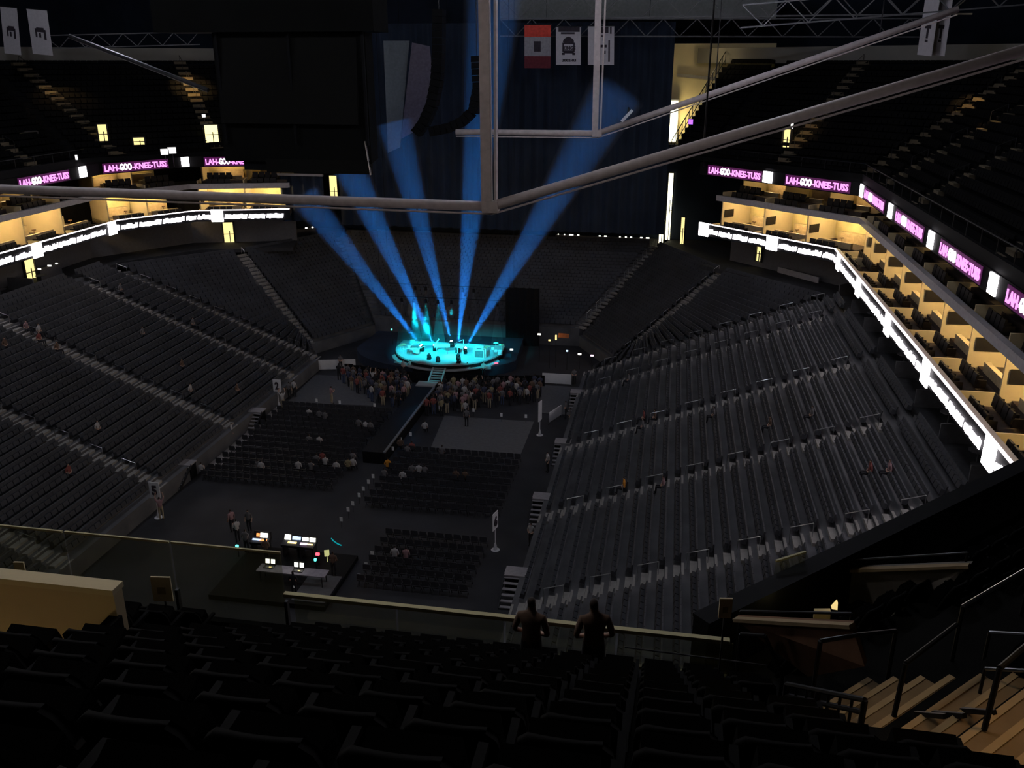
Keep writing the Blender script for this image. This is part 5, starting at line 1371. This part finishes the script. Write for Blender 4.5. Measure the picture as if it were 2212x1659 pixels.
# two people at the front rail
person('fold', (-.72, 10.65, 20.2), R(12), 'brown', 'black', 'person in brown with short hair standing at the front glass', scale=1.02)
person('fold', (-1.62, 10.65, 20.2), R(-8), 'brown', 'black', 'dim person in brown left of the other one at the front glass', scale=.97)
lamp('POINT', 'rail_lamp', (-1.2, 9.0, 22.6), .25, (1.0, .62, .35), .1)

# lit stairs at the lower right, with nosings, rail posts and a gate
STM = mat('stair_tan', (.24, .155, .07), .85, var=.08, scale=3.0); NOSE = mat('stair_nosing', (.44, .30, .14), .8, var=.05)
t = thing('deck_stairs', 'tan concrete stairs with pale nosings at the lower right, lit warm', 'stairs', tuple(CP(4, -2)))
for k in range(16):
    d = 2.15 + k * .32; z = ZN + RIS * d / TRD + .02
    a = C0 + cn * (d + .16) + cv * (-3.4 - .0 * k); b = C0 + cn * (d + .16) + cv * (0.1)
    m = MB(); m.beam((a.x, a.y, z - .12), (b.x, b.y, z - .12), .32, .28); st_ = m.build('step', STM, t)
    a = C0 + cn * (d + .03) + cv * -3.4; b = C0 + cn * (d + .03) + cv * .1
    m = MB(); m.beam((a.x, a.y, z + .012), (b.x, b.y, z + .012), .07, .03); m.build('step_nosing', NOSE, st_)
lamp('SPOT', 'stair_lamp', (5.8, 7.6, 28.2), 190, (1.0, .62, .24), .12, tuple(CP(4.9, -2.3)), 58, .9)
RAILM = mat('rail_black', (.010, .010, .010), .45, spec=.2)
t = thing('stair_railing', 'black tube railing beside the lit stairs', 'railing', tuple(CP(4.0, -2.1)))
tops = []
for (d, s_) in ((3.15, -1.05), (4.15, -1.30)):
    p = CP(d, s_); m = MB(); m.tube(p, p + Vector((.04, .06, .66)), .028, 7); m.build('post', RAILM, t); tops.append(p + Vector((.04, .06, .66)))
m = MB(); m.tube(tops[0], tops[0] + Vector((.7, .75, .05)), .028, 7); m.build('top_tube', RAILM, t)
m = MB(); m.tube(tops[1], tops[1] + Vector((.7, .75, .05)), .028, 7); m.build('top_tube', RAILM, t)
for d, s_, w in ((3.35, -1.0, .16), (3.52, -.98, .16), (3.75, -.9, .10), (4.75, -1.2, .2)):
    p = CP(d, s_, .03); q = CP(d + .34, s_ - .10, .05); m = MB(); m.beam(p, q, .05, .05); m.build('foot_bracket', RAILM, t)
t = thing('gate_railing', 'black barred gate railing at the top of the stair opening', 'railing', tuple(CP(2.6, -1.6)))
gA = AY(1700, 1478, 9.2); gB = AY(1868, 1512, 8.3)
for dz in (.0, -.16, -.52): m = MB(); m.tube(gA + Vector((0, 0, dz)), gB + Vector((0, 0, dz)), .032, 7); m.build('bar', RAILM, t)
for k in range(8): q = gA + (gB - gA) * (k / 7); m = MB(); m.tube(q, q + Vector((0, 0, -.6)), .018 if k not in (0, 3, 7) else .035, 6); m.build('baluster', RAILM, t)
# low walls of the right stair opening
t = thing('opening_wall', 'dim reddish tan low wall with a pale cap in front of the lit stairs', 'wall panel', tuple(AY(1720, 1460, 10.3)))
RT = mat('reddish_tan', (.15, .085, .055), .9, spec=.1)
f = [AY(1745, 1462, 10.3), AY(1868, 1440, 9.6), AY(1840, 1352, 9.8), AY(1588, 1338, 11.0)]
m = MB(); m.hexa(f, [p + Vector((.05, .12, 0)) for p in f]); m.build('panel', RT, t)
m = MB(); m.beam(f[3], f[2], .10, .05); m.build('cap', mat('dim_cap', (.26, .20, .12), .85), t)
t = thing('grey_guard_wall', 'large dark grey guard wall in the corner deck at right', 'wall panel', tuple(AY(1860, 1360, 13.6)))
f = [AY(1822, 1345, 14.2), AY(1872, 1366, 13.8), AY(2090, 1258, 13.2), AY(2094, 1222, 13.2), AY(1818, 1232, 14.2)]
m = MB(); m.hexa(f, [p + Vector((.1, .16, 0)) for p in f]); m.build('panel', mat('guard_grey', (.13, .12, .11), .85), t)
m = MB(); m.beam(f[4], f[3], .12, .05); m.build('cap', mat('dim_cap', (.26, .20, .12), .85), t)
t = thing('opening_glow', 'small warm lit corner seen past the grey guard wall', 'light', tuple(AY(1790, 1338, 12.6)))
m = MB(); f = [AY(1758, 1340, 12.6), AY(1793, 1340, 12.6), AY(1795, 1322, 12.6), AY(1760, 1322, 12.6)]; m.hexa(f, [p + Vector((0, .1, 0)) for p in f]); m.build('lit_wall', CREAM, t)
m = MB(); f = [AY(1797, 1316, 12.6), AY(1809, 1318, 12.6), AY(1810, 1302, 12.6)]; m.hexa(f, [p + Vector((0, .1, 0)) for p in f]); m.build('lamp_face', emit('corner_lamp', (1, .75, .3), .9), t)
lamp('POINT', 'corner_lamp', tuple(AY(1782, 1318, 12.1)), .8, (1, .7, .3), .05)
def tube_thing(pts, r, label, mt=RAILM, posts=True):
    t = thing('hand_rail', label, 'railing', tuple(pts[0])); m = MB(); m.path(pts, r, 7); m.build('tube', mt, t)
    if posts:
        for p in (pts[0], pts[-1]):
            m = MB(); m.tube(p, (p[0], p[1], p[2] - .9), r * .9, 6); m.build('post', RAILM, t)
tube_thing([AY(2080, 1310, 10.2), AY(2230, 1222, 11.4)], .028, 'bright steel handrail at the right picture edge', STEEL)
tube_thing([AY(2138, 1366, 9.6), AY(2240, 1372, 9.4)], .022, 'thin handrail below the bright one at the right edge', STEEL)
tube_thing([AY(2128, 1444, 8.6), AY(2240, 1450, 8.4)], .02, 'thin handrail nearest the stairs at the right edge', STEEL)
tube_thing([AY(1935, 1363, 10.0), AY(1850, 1372, 9.7), AY(1772, 1385, 9.6), AY(1763, 1445, 9.6)], .03, 'black bent handrail before the reddish tan wall')
tube_thing([AY(1600, 1370, 10.6), AY(1652, 1373, 10.5), AY(1662, 1395, 10.5), AY(1690, 1460, 10.4)], .03, 'black bent handrail left of the reddish tan wall')
tube_thing([AY(1600, 1320, 11.2), AY(1840, 1325, 10.6)], .02, 'long thin handrail above the reddish tan wall', DARK)
tube_thing([AY(1836, 1210, 14.2), AY(2090, 1194, 13.4)], .02, 'thin rail above the grey guard wall', DARK)
tube_thing([AY(1350, 1398, 10.8), AY(1655, 1437, 10.4)], .012, 'thin pale rail running along the front rows', DARK, False)
